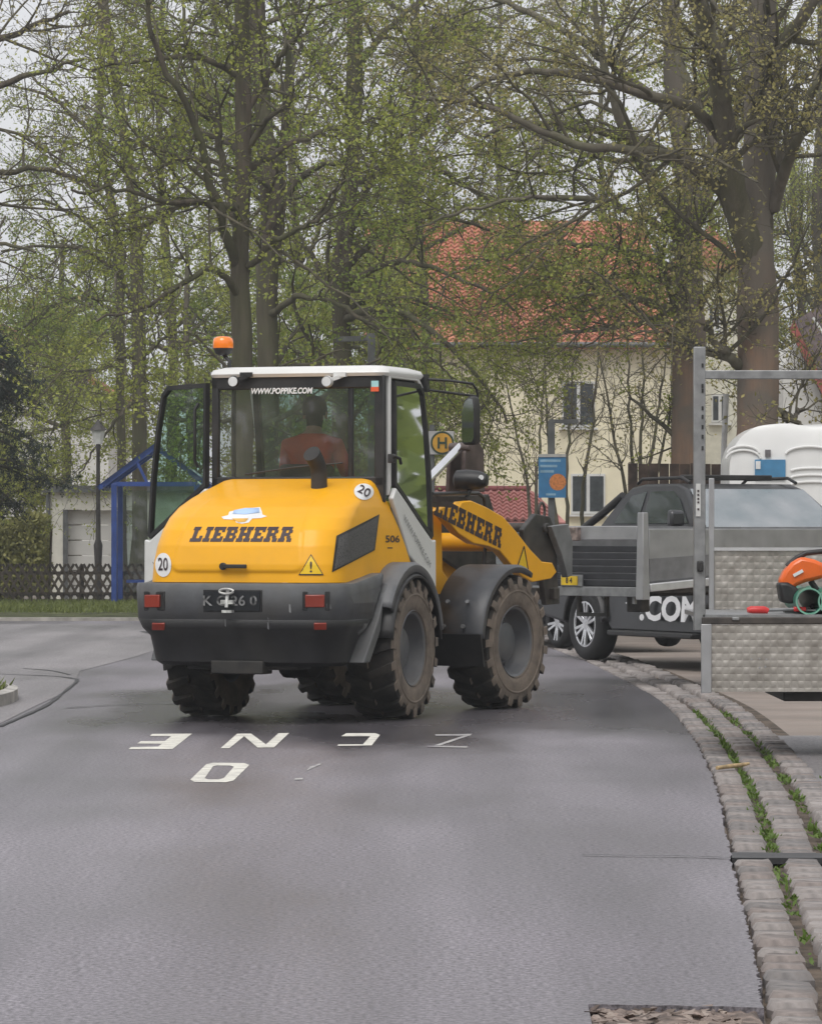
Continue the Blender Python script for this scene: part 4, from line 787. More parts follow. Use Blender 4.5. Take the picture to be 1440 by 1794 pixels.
for s in (1,-1):
    def side(y, z, o=.008): return Vector((s*(gw(y,z)+o), y, z))
    for nm, q in (('rear_door_window', [(.62,1.53),(.80,1.83),(1.12,1.88),(1.16,1.53)]), ('front_door_window', [(1.26,1.53),(1.22,1.88),(1.72,1.88),(1.92,1.80),(2.30,1.53)])):
        b = MB(); b.add([side(y,z) for y,z in q], [tuple(range(len(q)))]); b.build(nm, SGL if False else mat('dark_window', (.02,.03,.028), .06, var=.1, coat=.3), pick, fix=False)
    b = MB(); b.tube([(s*.66,.75,1.97),(s*.66,.85,2.02),(s*.66,1.75,2.025),(s*.66,1.92,1.97)], .018, 8); b.build('roof_rail', BLK, pick, smooth=50)
    b = MB(); b.prism([(s*.95,2.22,1.50),(s*.95,2.34,1.50),(s*.95,2.34,1.66),(s*.95,2.24,1.68)], (s*.17,0,0)); b.build('side_mirror', CARG, pick, bevel=.03)
    b = MB(); b.tube([(s*.80,-.30,1.47),(s*.79,.10,1.62),(s*.74,.55,1.84)], .045, 8); b.build('sport_bar', BLK, pick, smooth=50)
    b = MB(); b.box((s*.93,1.6,.33), (.14,1.9,.06)); b.build('side_step', BLK, pick, bevel=.015)
    # lighter upper flank band
    b = MB(); b.add([(s*.944,.56,1.40),(s*.944,2.60,1.36),(s*.946,2.60,1.05),(s*.946,.56,1.05)], [(0,1,2,3)]); b.build('door_skin', CARG, pick, fix=False)
    for yy in (1.2, .56, 2.5): 
        b = MB(); b.add([(s*.949,yy,1.42),(s*.949,yy+.012,1.42),(s*.949,yy+.012,.55),(s*.949,yy,.55)], [(0,1,2,3)]); b.build('door_gap', BLK, pick, fix=False)
    for yy in (1.05, 2.05): b = MB(); b.box((s*.955,yy,1.33), (.03,.2,.035)); b.build('door_handle', BLK, pick, bevel=.008)
    b = MB(); b.box((s*.90,-1.23,1.15),(.10,.06,.38)); b.build('rear_lamp', RED, pick, bevel=.01)
    # fender flare
    for yc in (0, 3.22): fl_ = fender(s, .49, .80, .965, 5, 175, BLK, 'wheel_arch', .05, pick, yc, .40)
decal('door_lettering', text_geo('.COM', .36, .1, .014), lambda x, y: Vector((.956, 1.98+x*1.45, .60+y)), BODW, pick)
b = MB(); b.add([(.956,1.0,.66),(.956,1.42,.78),(.956,1.36,.56)], [(0,1,2)]); b.build('door_arrow', BODW, pick, fix=False)
b = MB(); b.add([(-.84,2.60,1.475),(.84,2.60,1.475),(.70,1.99,1.895),(-.70,1.99,1.895)], [(0,1,2,3)]); ws = b.build('windscreen', WGL, pick, fix=False); ws.location = (0,.012,.006)
b = MB(); b.box((0,2.62,1.472), (1.5,.05,.03)); b.build('cowl', BLK, pick)
b = MB(); b.add([(-.55,2.72,1.449),(-.2,2.72,1.449),(-.15,3.75,1.275),(-.5,3.75,1.275)], [(0,1,2,3)]); b.build('bonnet_stripe', BODW, pick, fix=False)
for k in range(7):
    b = MB(); y = 2.8+k*.13; b.add([(.2,y,1.438-(y-2.72)*.169+.006),(.72,y,1.438-(y-2.72)*.169+.006),(.72,y+.06,1.438-(y-2.66)*.169+.006),(.2,y+.06,1.438-(y-2.66)*.169+.006)], [(0,1,2,3)]); b.build('bonnet_print', CARG, pick, fix=False)
b = MB(); b.box((0,1.55,2.03), (1.1,.10,.06)); b.build('light_bar', BLK, pick, bevel=.01)
b = MB(); b.box((0,4.05,.62),(1.6,.16,.30)); b.build('front_bumper', BLK, pick, bevel=.05)
b = MB(); b.box((0,4.02,1.0),(1.0,.06,.28)); b.build('radiator_grille', BLK, pick, bevel=.02)
for s in (1,-1): b = MB(); b.box((s*.68,3.98,1.04),(.3,.1,.18)); b.build('headlight', LENS, pick, bevel=.03)
for s in (1,-1):
    for y in (0, 3.22): car_wheel(pick, Matrix.Translation((s*.82, y, .405)) @ Matrix.Rotation(0 if s > 0 else PI, 4, 'Z') @ Matrix.Rotation(.4, 4, 'X'))

# ---- grey dropside trailer: corner nearest to us, rear board to the left, side board to the right and away
tc_ = at(1130, 930, 36); tr = Vector((-.65,.76,0)); ts = Vector((.76,.65,0))
TA = math.atan2(ts.y, ts.x)-PI/2
trl = empty('dropside_trailer', (tc_.x, tc_.y, 0), TA, label='low grey dropside trailer with tall corner stake behind the loader arm', cat='trailer')   # local y = along side board, local x = right => rear board runs to -x
ALU = mat('anodised_aluminium', (.40,.40,.41), .38, metal=.55, var=.08, dirt=(.25,.24,.23), dirt_amt=.3); ALD = mat('dull_grey_board', (.20,.20,.205), .5, metal=.3, var=.1); RIB = mat('dark_ribbed_board', (.02,.021,.025), .5, var=.15)
zb, zt = .93, 1.49; LN, WD = 2.75, 1.5
b = MB(); b.box((-WD/2, LN/2, zb-.03), (WD, LN, .06)); b.build('bed', DSTL, trl, bevel=.01)
sk = .17
b = MB(); b.prism([(-.03,.06,zb+.06),(-.03,LN-.05,zb+.06+sk),(-.03,LN-.05,zt-.02),(-.03,.06,zt-.02)], (.02,0,0)); sb_ = b.build('side_board', ALU, trl, bevel=.006)
b = MB(); b.prism([(-.012,.06,zb+.05),(-.012,LN-.05,zb+.05+sk),(-.012,LN-.05,zb+.30+sk*.5),(-.012,.06,zb+.26)], (.008,0,0)); b.build('side_board_rib', ALD, trl)
b = MB(); b.bar((.01,.04,zb-.01),(.01,LN-.04,zb-.01+sk), .05, .075); b.build('side_rail', mat('bright_aluminium', (.62,.62,.63), .35, metal=.5, var=.06), trl, bevel=.008)
b = MB(); b.box((-WD+.03, LN/2, (zb+zt)/2), (.03, LN, zt-zb)); b.build('far_side_board', ALD, trl, bevel=.006)
b = MB(); b.box((-WD/2, LN, (zb+zt)/2), (WD, .03, zt-zb)); b.build('front_board', ALD, trl, bevel=.006)
b = MB(); b.box((-WD/2-.04, .0, zt-.06), (WD-.1, .04, .13)); b.build('rear_top_rail', ALU, trl, bevel=.006)
for k in range(6):
    b = MB(); b.box((-WD/2-.04, .01, zb+.03+k*.064), (WD-.1, .03, .058)); b.build('rear_board_slat', RIB, trl, bevel=.006)
b = MB(); b.box((-.02,-.01,(zb+1.62)/2-.06), (.10,.09,1.62-zb+.12), top=(.75,.75)); b.build('corner_stake', ALU, trl, bevel=.006)
b = MB(); b.box((-WD/2,-.02,zb-.05), (WD,.06,.09)); b.build('rear_beam', STL, trl, bevel=.006)
b = MB(); b.box((-.94,-.05,zb+.05), (.30,.02,.11)); pp = b.build('plate_holder', STL, trl, bevel=.004); b = MB(); b.box((-.96,-.064,zb+.05), (.22,.01,.085)); b.build('yellow_plate', mat('yellow_plate', (.62,.42,.02), .45, var=.1), pp)
decal('plate_print', text_geo('8 4', .07, 0, .002), lambda x, y: Vector((-.96+x, -.072, zb+.05+y)), TXT, pp)
b = MB(); b.box((-1.02,-.04,zt-.07), (.34,.06,.13)); b.build('tail_lamp', mat('dull_lamp', (.22,.17,.15), .3, coat=.5, var=.3, vscale=20), trl, bevel=.01)
b = MB(); b.bar((-1.0,.1,zb-.06),(-1.0,.1,zb-.26),.035); b.bar((-.62,.1,zb-.06),(-.62,.1,zb-.26),.035); b.bar((-1.02,.1,zb-.27),(-.6,.1,zb-.27),.035); b.build('under_step', DSTL, trl)
b = MB(); b.box((-.3,.2,zb-.14),(.2,.12,.2)); b.build('tow_gear', DSTL, trl, bevel=.015)
b = MB(); b.bar((-.14,.0,zb-.05),(-.14,.0,zb-.16),.03); b.build('hook', STL, trl)
b = MB(); b.bar((-.35,.1,zb-.07),(-.35,LN,zb-.07),.06,.05); b.bar((-WD+.35,.1,zb-.07),(-WD+.35,LN,zb-.07),.06,.05); b.tube([(-.3,2.5,.33),(-.9,2.5,.33)], .04, 10); b.bar((-.45,2.5,zb-.1),(-.45,2.5,.3),.06); b.bar((-.75,2.5,zb-.1),(-.75,2.5,.3),.06); b.build('axle_frame', DRK, trl)
for x in (-.3, -.9): car_wheel(trl, Matrix.Translation((x, 2.5, .33)) @ Matrix.Rotation(0 if x > -.5 else PI, 4, 'Z'), .33, .18, 5)

# ---- dark parked car behind, of which a wheel and sill show
cw = gnd(985, 1136); car = empty('parked_car', (cw.x-.25, cw.y+.75, 0), math.radians(-20)+PI*.5+PI, label='dark parked car mostly hidden behind the loader front wheel', cat='car')
car.rotation_euler = (0,0,Rz)
def cwid(y, z): return .84-.18*max(0,(z-.85)/.5)
car.location = (cw.x+plf.x*.74-ph.x*2.5, cw.y+plf.y*.74-ph.y*2.5, 0)
cl_ = [(-.75,.35)]+[(.36*math.cos(a), .31+.36*math.sin(a)) for a in np.linspace(PI,0,8)]+[(2.1,.28)]+[(2.5+.36*math.cos(a), .31+.36*math.sin(a)) for a in np.linspace(PI,0,8)]+[(3.2,.35),(3.22,.68),(2.5,.86),(-.7,.88),(-.8,.6)]
loft_sides('body', cl_, cwid, CARB, car, .04); loft_sides('cab_shell', [(-.65,.87),(-.4,1.25),(.2,1.33),(1.2,1.30),(2.0,.87)], lambda y, z: .78-.2*max(0,(z-.87)/.46), mat('dark_window', (.02,.03,.028), .06), car, .04)
for s in (1,-1):
    for y in (0,2.5): car_wheel(car, Matrix.Translation((s*.74, y, .315)) @ Matrix.Rotation(0 if s > 0 else PI, 4, 'Z') @ Matrix.Rotation(.9, 4, 'X'), .31, .2, 5)
    b = MB(); b.box((s*.62,-.76,.68),(.26,.08,.14)); b.build('tail_lamp', RED, car, bevel=.02)

# ---- aluminium chequer-plate trailer at the right edge
def chequer():
    m = bpy.data.materials.new('quilted_aluminium'); m.use_nodes = True; N = m.node_tree.nodes; Lk = m.node_tree.links; b = N['Principled BSDF']; b.inputs['Metallic'].default_value = .75
    t = N.new('ShaderNodeTexCoord'); sp = N.new('ShaderNodeSeparateXYZ'); Lk.new(t.outputs['Object'], sp.inputs[0])
    def math_(op, a, bb=None):
        q = N.new('ShaderNodeMath'); q.operation = op
        for i, v in enumerate((a, bb)):
            if v is None: continue
            if isinstance(v, (int, float)): q.inputs[i].default_value = v
            else: Lk.new(v, q.inputs[i])
        return q.outputs[0]
    k = 2*PI/.088; sx = math_('SINE', math_('MULTIPLY', sp.outputs[0], k)); sz = math_('SINE', math_('MULTIPLY', sp.outputs[2], k)); pr = math_('MULTIPLY', sx, sz)
    h = math_('POWER', math_('ABSOLUTE', pr), .7); sg = math_('SIGN', pr); hh = math_('MULTIPLY', h, math_('ADD', math_('MULTIPLY', sg, .3), .7))
    bp_ = N.new('ShaderNodeBump'); bp_.inputs['Distance'].default_value = .004; bp_.inputs['Strength'].default_value = .7; Lk.new(hh, bp_.inputs['Height']); Lk.new(bp_.outputs[0], b.inputs['Normal'])
    n = N.new('ShaderNodeTexNoise'); n.inputs['Scale'].default_value = 9; n.inputs['Detail'].default_value = 6; Lk.new(t.outputs['Object'], n.inputs['Vector'])
    r = N.new('ShaderNodeValToRGB'); r.color_ramp.elements[0].position = .3; r.color_ramp.elements[0].color = (.30,.275,.245,1); r.color_ramp.elements[1].position = .7; r.color_ramp.elements[1].color = (.50,.47,.43,1); Lk.new(n.outputs[0], r.inputs[0]); Lk.new(r.outputs[0], b.inputs['Base Color']); b.inputs['Roughness'].default_value = .48
    return m
CHQ = chequer(); TY = 25.0
def T(px, py, Y=TY): return at(px, py, Y)
x0 = T(1229, 1100).x; xr = x0+2.35
ut = empty('utility_trailer', (x0, TY, 0), 0, label='aluminium chequer plate trailer with tailgate hanging down at right edge', cat='trailer')
def lb(v): return Vector(v)-Vector((x0, TY, 0))
zf = CAMZ-(1078-HZ)/F*TY; zg0 = CAMZ-(1212-HZ)/F*TY; zg1 = CAMZ-(1094-HZ)/F*TY; TD = 1.7; Wt = xr-x0
b = MB(); b.box((Wt/2, -.02, (zg0+zg1)/2), (Wt-.08, .02, zg1-zg0)); tg = b.build('tailgate', CHQ, ut)
for xx in (.028, Wt-.028): b = MB(); b.box((xx, -.028, (zg0+zg1)/2-.003), (.066, .04, zg1-zg0+.01)); b.build('gate_edge', ALU, tg, bevel=.004)
for i, (px, py) in enumerate(((1316,1155),(1330,1154),(1342,1155),(1330,1170),(1340,1168))): c = lb(T(px,py)); b = MB(); b.disc(c+Vector((0,-.034,0)), .006, (0,-1,0), 8, .006); b.build('rivet', ALU, tg)
b = MB(); b.box((Wt/2, -.005, zf-.035), (Wt, .05, .045)); b.build('rear_beam', DSTL, ut, bevel=.006); b = MB(); b.box(lb(T(1288,1084))+Vector((0,-.035,0)), (.045,.02,.02)); b.build('latch', STL, ut, bevel=.004)
b = MB(); b.box((Wt/2, TD/2, zf-.012), (Wt-.02, TD, .03)); b.build('bed', STL, ut)
kx = T(1243,1000,TY+TD).x-x0; zh1 = CAMZ-(962-HZ)/F*(TY+TD); b = MB(); b.box((kx+(Wt-kx)/2, TD, (zf+zh1)/2+.005), (Wt-kx-.02, .02, zh1-zf)); hb_ = b.build('headboard', CHQ, ut)
b = MB(); b.box((kx+(Wt-kx)/2, TD-.012, zh1), (Wt-kx, .03, .022)); b.build('headboard_top_rail', mat('bright_aluminium', (.6,.6,.6)), hb_); b = MB(); b.box((kx+.012, TD-.016, zf+.43), (.036, .03, .95)); b.build('headboard_edge', ALU, hb_, bevel=.004)
b = MB(); pz = CAMZ-(607-HZ)/F*TY; b.box((-.012, .03, (pz+zf)/2-.05), (.075, .06, pz-zf+.1)); po_ = b.build('gantry_post', STL, ut, bevel=.005)
for py in (640,676,684,715,730,748,765,785): b = MB(); c = lb(T(1229,py)); b.box((.006,-.002,c.z), (.012,.01,.026)); b.build('slot', BLK, po_)
b = MB(); c = lb(T(1221,876)); b.box((-.022,-.004,c.z), (.03,.012,.21)); b.build('post_label', mat('pale_label', (.62,.62,.6), .5), po_)
for k, py in enumerate((860,867,874,880,892)): b = MB(); b.box((-.022,-.012,lb(T(1221,py)).z), (.012,.004,.012)); b.build('label_print', TXT, po_)
b = MB(); zc = CAMZ-(656-HZ)/F*TY; b.box((Wt/2+.02, .03, zc), (Wt, .05, .055)); b.build('gantry_bar', STL, ut, bevel=.004)
b = MB(); b.box((Wt-.012, .03, (pz+zf)/2-.05), (.075, .06, pz-zf+.1)); b.build('gantry_post', STL, ut, bevel=.005)
b = MB(); b.box((-.01, -.01, lb(T(1229,992)).z), (.04,.05,.07)); b.build('clamp', BLK, ut, bevel=.01)
b = MB(); b.box((Wt/2+.28, .7, .40), (Wt-.5, 1.3, .10)); b.box((Wt/2+.3,.7,.62),(Wt-1.0,1.4,.36)); b.build('underframe', DRK, ut, bevel=.01)
b = MB(); b.tube([(1.0,.75,.32),(2.1,.75,.32)], .04, 10); b.build('axle', DRK, ut)
for x in (1.08, 2.02): car_wheel(ut, Matrix.Translation((x, .75, .32)) @ Matrix.Rotation(0 if x > 1.5 else PI, 4, 'Z'), .32, .19, 5)
# cargo: blower, loppers, pipes
ORG = mat('tool_orange', (.78,.13,.01), .35, coat=.3, var=.08); GRN = mat('green_pipe', (.02,.17,.11), .4, var=.1); REDH = mat('red_grip', (.62,.03,.03), .4, var=.1)
CYY = TY+.55
bl = empty('leaf_blower', T(1400,1072,CYY), 0, label='orange and black garden power tool lying on the trailer bed', cat='power tool'); B0 = bl.location.copy(); B0.z = zf+.005; bl.location = B0
def lc(px, py, dy=0): v = at(px, py, CYY+dy)-B0; return v
b = MB(); q = [(1362,1020),(1372,1000),(1385,985),(1402,975),(1425,980),(1448,990),(1450,1010),(1428,1016),(1410,1020),(1395,1026),(1380,1040)]; b.prism([lc(*p)+Vector((0,-.08,0)) for p in q], (0,.16,0)); b.build('housing', ORG, bl, bevel=.025)
b = MB(); q = [(1361,1020),(1378,1020),(1396,1030),(1398,1050),(1385,1058),(1366,1055)]; b.prism([lc(*p)+Vector((0,-.10,0)) for p in q], (0,.2,0)); b.build('motor_cover', BLK, bl, bevel=.02)
b = MB(); b.tube([lc(1378,992), lc(1395,978), lc(1412,969), lc(1440,966), lc(1465,972), lc(1470,990)], .018, 9); b.build('handle', BLK, bl, smooth=50)
b = MB(); b.box(lc(1396,1004)+Vector((0,-.085,0)), (.07,.01,.02), Matrix.Rotation(-.5,3,'Y')); b.build('badge', TXTW, bl)
b = MB(); b.tube([lc(1420,1018), lc(1432,1035), lc(1434,1054), lc(1420,1066)], .02, 8); b.box(lc(1400,1070)+Vector((0,0,-.004)), (.2,.12,.014)); b.build('guard', BLK, bl, smooth=40)
lo_ = empty('loppers', T(1365,1070,TY+.2), 0, label='red handled loppers lying at the front of the trailer bed', cat='loppers'); L0 = lo_.location.copy(); L0.z = zf+.004; lo_.location = L0
def ll(px, py): return at(px, py, TY+.2)-L0
hzr = ll(1300,1071).z+.022
for dy in (0,.10):
    b = MB(); b.tube([Vector((ll(1311,0).x,dy,.022)), Vector((ll(1318,0).x,dy,.026)), Vector((ll(1340,0).x,dy,.026)), Vector((ll(1346,0).x,dy,.018))], [.016,.024,.024,.018], 10); b.build('grip', REDH, lo_, smooth=50)
    b = MB(); b.tube([Vector((ll(1344,0).x,dy,.024)), Vector((ll(1395,0).x,.05+(dy-.05)*.3,.03))], .010, 8); b.build('shaft', STL, lo_, smooth=50)
b = MB(); b.box((ll(1402,0).x,.05,.03), (.08,.09,.03)); b.build('pivot', REDH, lo_, bevel=.008); b = MB(); b.prism([(ll(1408,0).x,.03,.02),(ll(1430,0).x,.0,.02),(ll(1440,0).x,.05,.02),(ll(1420,0).x,.08,.02)], (0,0,.008)); b.build('blade', STL, lo_)
for px, lab in ((1418,'green plastic pipe beside the loppers on the trailer bed'), (1457,'green plastic pipe cut off by the right photo edge')):
    c = T(px,1046,TY+.12); r_ = .084; pp_ = MB(); pp_.lathe([(0,r_),(0,r_-.008),(1.3,r_-.008),(1.3,r_)], (0,0,0), 'y', 28, closed=True); o = pp_.build('drain_pipe', GRN, smooth=40, label=lab, cat='pipe', group='green pipes on the trailer'); o.location = (c.x, c.y, zf+.003+r_)
    if px < 1440: o.rotation_euler = (0,0,-.03)
    q = MB(); q.lathe([(-.006,r_+.004),(-.006,r_-.006),(.03,r_-.006),(.03,r_+.004)], (0,0,0), 'y', 28, closed=True); q.build('rim', mat('pale_green_rim', (.16,.36,.27), .4), o, smooth=40)

# ------------------------------------------------------------------ white moulded cabins behind the pickup
CABW = mat('white_moulded_plastic', (.78,.78,.77), .4, var=.03, coat=.2, dirt=(.5,.5,.48), dirt_amt=.3)
VY = 49.5
cx0 = at(1278,800,VY).x; vw = 2.6; vtop = CAMZ+(HZ-744)/F*VY
cabn = empty('white_cabin', (cx0, VY, 0), 0, label='white moulded cabin with domed top behind the pickup roof', cat='cabin')
b = MB(); rows = []
for i in range(13):
    t = i/12; a = PI/2*t; z = vtop-.55+.55*math.sin(a); ins = .5*(1-math.cos(a))
    rows.append([Vector((x, y, z+.03*math.sin(x*7)*math.sin(a))) for x, y in rrect_pts(ins) ] if False else [Vector((ins+ (vw-2*ins)*u, v*(1-ins*.35)+ins*.2, z+.02*math.sin(u*vw*5)*t)) for u, v in ([(k/20,0) for k in range(21)]+[(1,k/6*1.4) for k in range(1,7)]+[(1-k/20,1.4) for k in range(1,21)]+[(0,1.4-k/6*1.4) for k in range(1,7)])])
base = [Vector((p.x,p.y,.05)) for p in rows[0]]; b.grid([base]+rows); n = len(rows[0]); b.add(rows[-1][:-1], [tuple(range(n-1))]); b.build('shell', CABW, cabn, smooth=50)
def arcband(cx, cz, r, h, nm):
    b = MB(); b.tube([Vector((cx+r*math.cos(a), -.012, cz+h*math.sin(a))) for a in np.linspace(.1, PI-.1, 14)], .016, 7); b.build(nm, CABW, cabn, smooth=50)
def cl2(px, py): v = at(px, py, VY); return v.x-cx0, v.z
for px, py, r, h in ((1302,795,.20,.10),(1302,805,.22,.12),(1418,796,.30,.10)): x_, z_ = cl2(px, py); arcband(x_, z_, r, h, 'moulded_arch')
for py in (820,832,844): x_, z_ = cl2(1424, py); arcband(x_, z_-.04, .28, .04, 'louvre')
x_, z_ = cl2(1349,823); b = MB(); b.box((x_, -.012, z_), (.39,.02,.26)); q = b.build('blue_panel', mat('blue_panel', (.06,.22,.40), .45, var=.08), cabn); b = MB(); b.box((x_-.155,-.025,z_+.06), (.06,.01,.10)); b.build('panel_icon', TXTW, q)
x_, z_ = cl2(1345,794); b = MB(); b.box((x_,-.01,z_), (.07,.03,.09)); b.build('vent_plug', mat('plug_grey', (.16,.15,.16), .6), cabn)
# ------------------------------------------------------------------ street furniture, fence, shelter
BLU = mat('blue_paint', (.022,.062,.27), .45, var=.1, coat=.2); LANT = mat('lantern_dark', (.035,.03,.028), .6, var=.2); FEW = mat('fence_wood', (.075,.06,.045), .9, var=.35, vscale=8, bump=.004)
GRYP = mat('grey_post', (.12,.125,.125), .55, var=.15); CREAM = mat('cream_render', (.74,.68,.50), .9, var=.05, vscale=1.5, bump=.004); WHR = mat('white_render', (.62,.61,.58), .9, var=.06, vscale=1)
TILE = mat('orange_clay_tile', (.58,.25,.15), .75, col2=(.42,.15,.085), vscale=1.5, dirt=(.20,.09,.06), dirt_amt=.5, dscale=3); TILE2 = mat('pinkish_clay_tile', (.52,.25,.22), .75, col2=(.34,.12,.11), vscale=2); TILE3 = mat('brown_clay_tile', (.11,.07,.065), .7, var=.2)
DWIN = mat('dark_pane', (.035,.04,.045), .08, var=.2); WFR = mat('white_window_frame', (.6,.6,.58), .5, var=.03)
def put(name, label, cat, p, **k): return empty(name, (p.x, p.y, 0), 0, label=label, cat=cat, **k)
FYY = 72.0
def gx(px, Y): return (px-CX)/F*Y
# bus shelter
SY = 70.5; sx0, sx1 = gx(186,SY), gx(395,SY)
sh = empty('bus_shelter', (0,0,0), label='blue framed bus shelter with pitched glass roof at left', cat='bus shelter')
eave, ridge = CAMZ+(HZ-848)/F*SY, CAMZ+(HZ-782)/F*SY; xm = gx(272,SY)
for x in (gx(200,SY), gx(345,SY)):
    for y in (0, 1.5):
        b = MB(); b.box((x, SY+y, eave/2+.05), (.10,.08,eave-.08)); b.build('post', BLU, sh, bevel=.01)
for y in (0, .75, 1.5):
    b = MB(); b.bar((gx(172,SY),SY+y,eave-.08),(xm,SY+y,ridge),.07,.09); b.build('rafter', BLU, sh); b = MB(); b.bar((xm,SY+y,ridge),(gx(372,SY),SY+y,eave-.08),.07,.09); b.build('rafter', BLU, sh)
b = MB(); b.bar((gx(178,SY),SY-.1,eave-.05),(gx(178,SY),SY+1.6,eave-.05),.06,.08); b.bar((gx(200,SY),SY,eave),(gx(345,SY),SY,eave),.06,.08); b.build('beam', BLU, sh)
b = MB(); b.bar((gx(240,SY),SY,ridge-.28),(gx(258,SY),SY,eave+.02),.05); b.build('brace', BLU, sh)
SGLA = glass('shelter_glass', (.62,.72,.68), base=.05, film=.08)
for q in ([(gx(168,SY),eave-.06),(xm,ridge+.06)], [(xm,ridge+.06),(gx(376,SY),eave-.06)]):
    b = MB(); b.add([(q[0][0],SY-.1,q[0][1]),(q[1][0],SY-.1,q[1][1]),(q[1][0],SY+1.6,q[1][1]),(q[0][0],SY+1.6,q[0][1])], [(0,1,2,3)]); b.build('roof_pane', SGLA, sh, fix=False)
b = MB(); b.add([(gx(205,SY),SY+1.5,.3),(gx(340,SY),SY+1.5,.3),(gx(340,SY),SY+1.5,eave-.1),(gx(205,SY),SY+1.5,eave-.1)], [(0,1,2,3)]); b.build('back_pane', SGLA, sh, fix=False)
b = MB(); b.box((gx(268,SY),SY+1.1,.52), (1.1,.4,.05)); b.box((gx(248,SY),SY+1.1,.25),(.05,.3,.5)); b.build('bench', BLU, sh)
# lattice fence: crossed slats, rails, posts
fx0, fx1 = gx(-160,FYY), gx(330,FYY); fence = empty('lattice_fence', (0,FYY,0), label='low brown lattice fence of crossed wooden slats', cat='fence')
hF = CAMZ-(988-HZ)/F*FYY; zl = .10; bm_ = MB(); sl_l = math.hypot(hF-zl, .42); bm_.bar((0,0,0),(0,0,sl_l),.045,.022,up=(0,1,0))
slat = bpy.data.meshes.new('slat'); slat.from_pydata(bm_.v, [], bm_.f); slat.materials.append(FEW); ang = math.atan2(.42, hF-zl)
x = fx0
while x < fx1:
    for s in (1,-1):
        o = link('slat', slat, fence); o.location = (x-(s*.21), .012*s, zl); o.rotation_euler = (0, s*ang, 0)
    x += .15
for z in (.28, hF-.17): b = MB(); b.box(((fx0+fx1)/2, .045, z), (fx1-fx0, .04, .06)); b.build('rail', FEW, fence)
for x in np.arange(fx0, fx1, 1.6): b = MB(); b.tube([(x,.09,0),(x,.09,hF-.03)], .045, 8); b.build('post', FEW, fence)
# lantern
LY = 73.0; lx = gx(172,LY); lan = empty('lamp_post', (lx,LY,0), label='old style dark lantern post behind the lattice fence', cat='lamp post')
def lz(py, Y): return CAMZ-(py-HZ)/F*Y
b = MB(); b.lathe([(0,.10),(.3,.10),(.35,.07),(.5,.085),(.55,.06),(lz(980,LY),.07),(lz(955,LY),.085),(lz(945,LY),.05),(lz(905,LY),.045),(lz(790,LY),.035),(lz(782,LY),.06),(lz(778,LY),.03)], (0,0,0), 'z', 12); b.build('post', LANT, lan, smooth=50)
z0 = lz(778,LY); b = MB(); b.lathe([(z0,.08),(z0+.26,.13)], (0,0,0), 'z', 6); b.build('lamp_glass', mat('milk_glass', (.6,.6,.58), .3), lan); b = MB(); b.lathe([(z0+.26,.17),(z0+.32,.12),(z0+.40,.05),(z0+.46,.02),(z0+.47,.001)], (0,0,0), 'z', 6); b.build('lamp_cap', LANT, lan)
# garage
GY = 80.0; gg = empty('garage', (0,0,0), label='cream garage with white sectional door behind the fence', cat='garage')
a0, a1 = gx(88,GY), gx(320,GY); gt = lz(862,GY); b = MB(); d0, d1, dt = gx(112,GY), gx(250,GY), lz(893,GY)
b.box(((a0+d0)/2,GY,gt/2), (d0-a0,.2,gt)); b.box(((d1+a1)/2,GY,gt/2),(a1-d1,.2,gt)); b.box(((d0+d1)/2,GY,(gt+dt)/2),(d1-d0,.2,gt-dt)); b.box((a0+.05,GY+3,gt/2),(.2,5.8,gt)); b.box((a1-.05,GY+3,gt/2),(.2,5.8,gt)); b.build('wall', mat('offwhite_render', (.70,.68,.60), .9, var=.05), gg)
for k in range(6): b = MB(); h = dt/6; b.box(((d0+d1)/2,GY+.12,h*(k+.5)), (d1-d0,.04,h-.02)); b.build('door_panel', WHR, gg, bevel=.006)
b = MB(); b.box(((a0+a1)/2,GY+2.9,gt+.06), (a1-a0+.3,6.3,.14)); b.build('roof', GRYP, gg)
b = MB(); b.box((d0+.04,GY-.09,dt/2),(.10,.06,dt)); b.build('door_frame', GRYP, gg)
b = MB(); b.tube([(a0-.03,GY-.14,0),(a0-.03,GY-.14,gt)], .045, 8); b.build('downpipe', GRYP, gg, smooth=50)
# bus stop sign
HY = 50.0; hx = gx(757,HY); bs_ = empty('bus_stop_sign', (hx,HY,0), label='round yellow bus stop sign with green H on a grey plate', cat='sign')
b = MB(); b.tube([(0,0,0),(0,0,lz(744,HY))], .035, 10); b.build('post', GRYP, bs_, smooth=50)
c = at(770,776,HY)-Vector((hx,HY,0)); b = MB(); b.box(c+Vector((.0,-.05,0)), (.37,.02,.30)); sp_ = b.build('plate', mat('sign_plate_grey', (.38,.37,.36), .5), bs_, bevel=.004)
c2 = c+Vector((.035,-.065,0)); b = MB(); b.disc(c2, .150, (0,-1,0), 28, .008); sd_ = b.build('sign_disc', mat('sign_green', (.02,.045,.025), .5), sp_); b = MB(); b.disc(c2+Vector((0,-.005,0)), .125, (0,-1,0), 28, .004); b.build('sign_face', mat('sign_yellow', (.55,.29,.03), .5), sp_)
b = MB(); b.add(ring_geo(0,1)[0] and [c2+Vector((p.x*.81,-.013,p.y*.81)) for p in [Vector((q[0],q[1],0)) for q in ((-.075,-.09),(-.04,-.09),(-.04,-.018),(.04,-.018),(.04,-.09),(.075,-.09),(.075,.09),(.04,.09),(.04,.018),(-.04,.018),(-.04,.09),(-.075,.09))]], [tuple(range(12))]); b.build('letter_h', mat('sign_green', (.02,.045,.025)), sp_, fix=False)
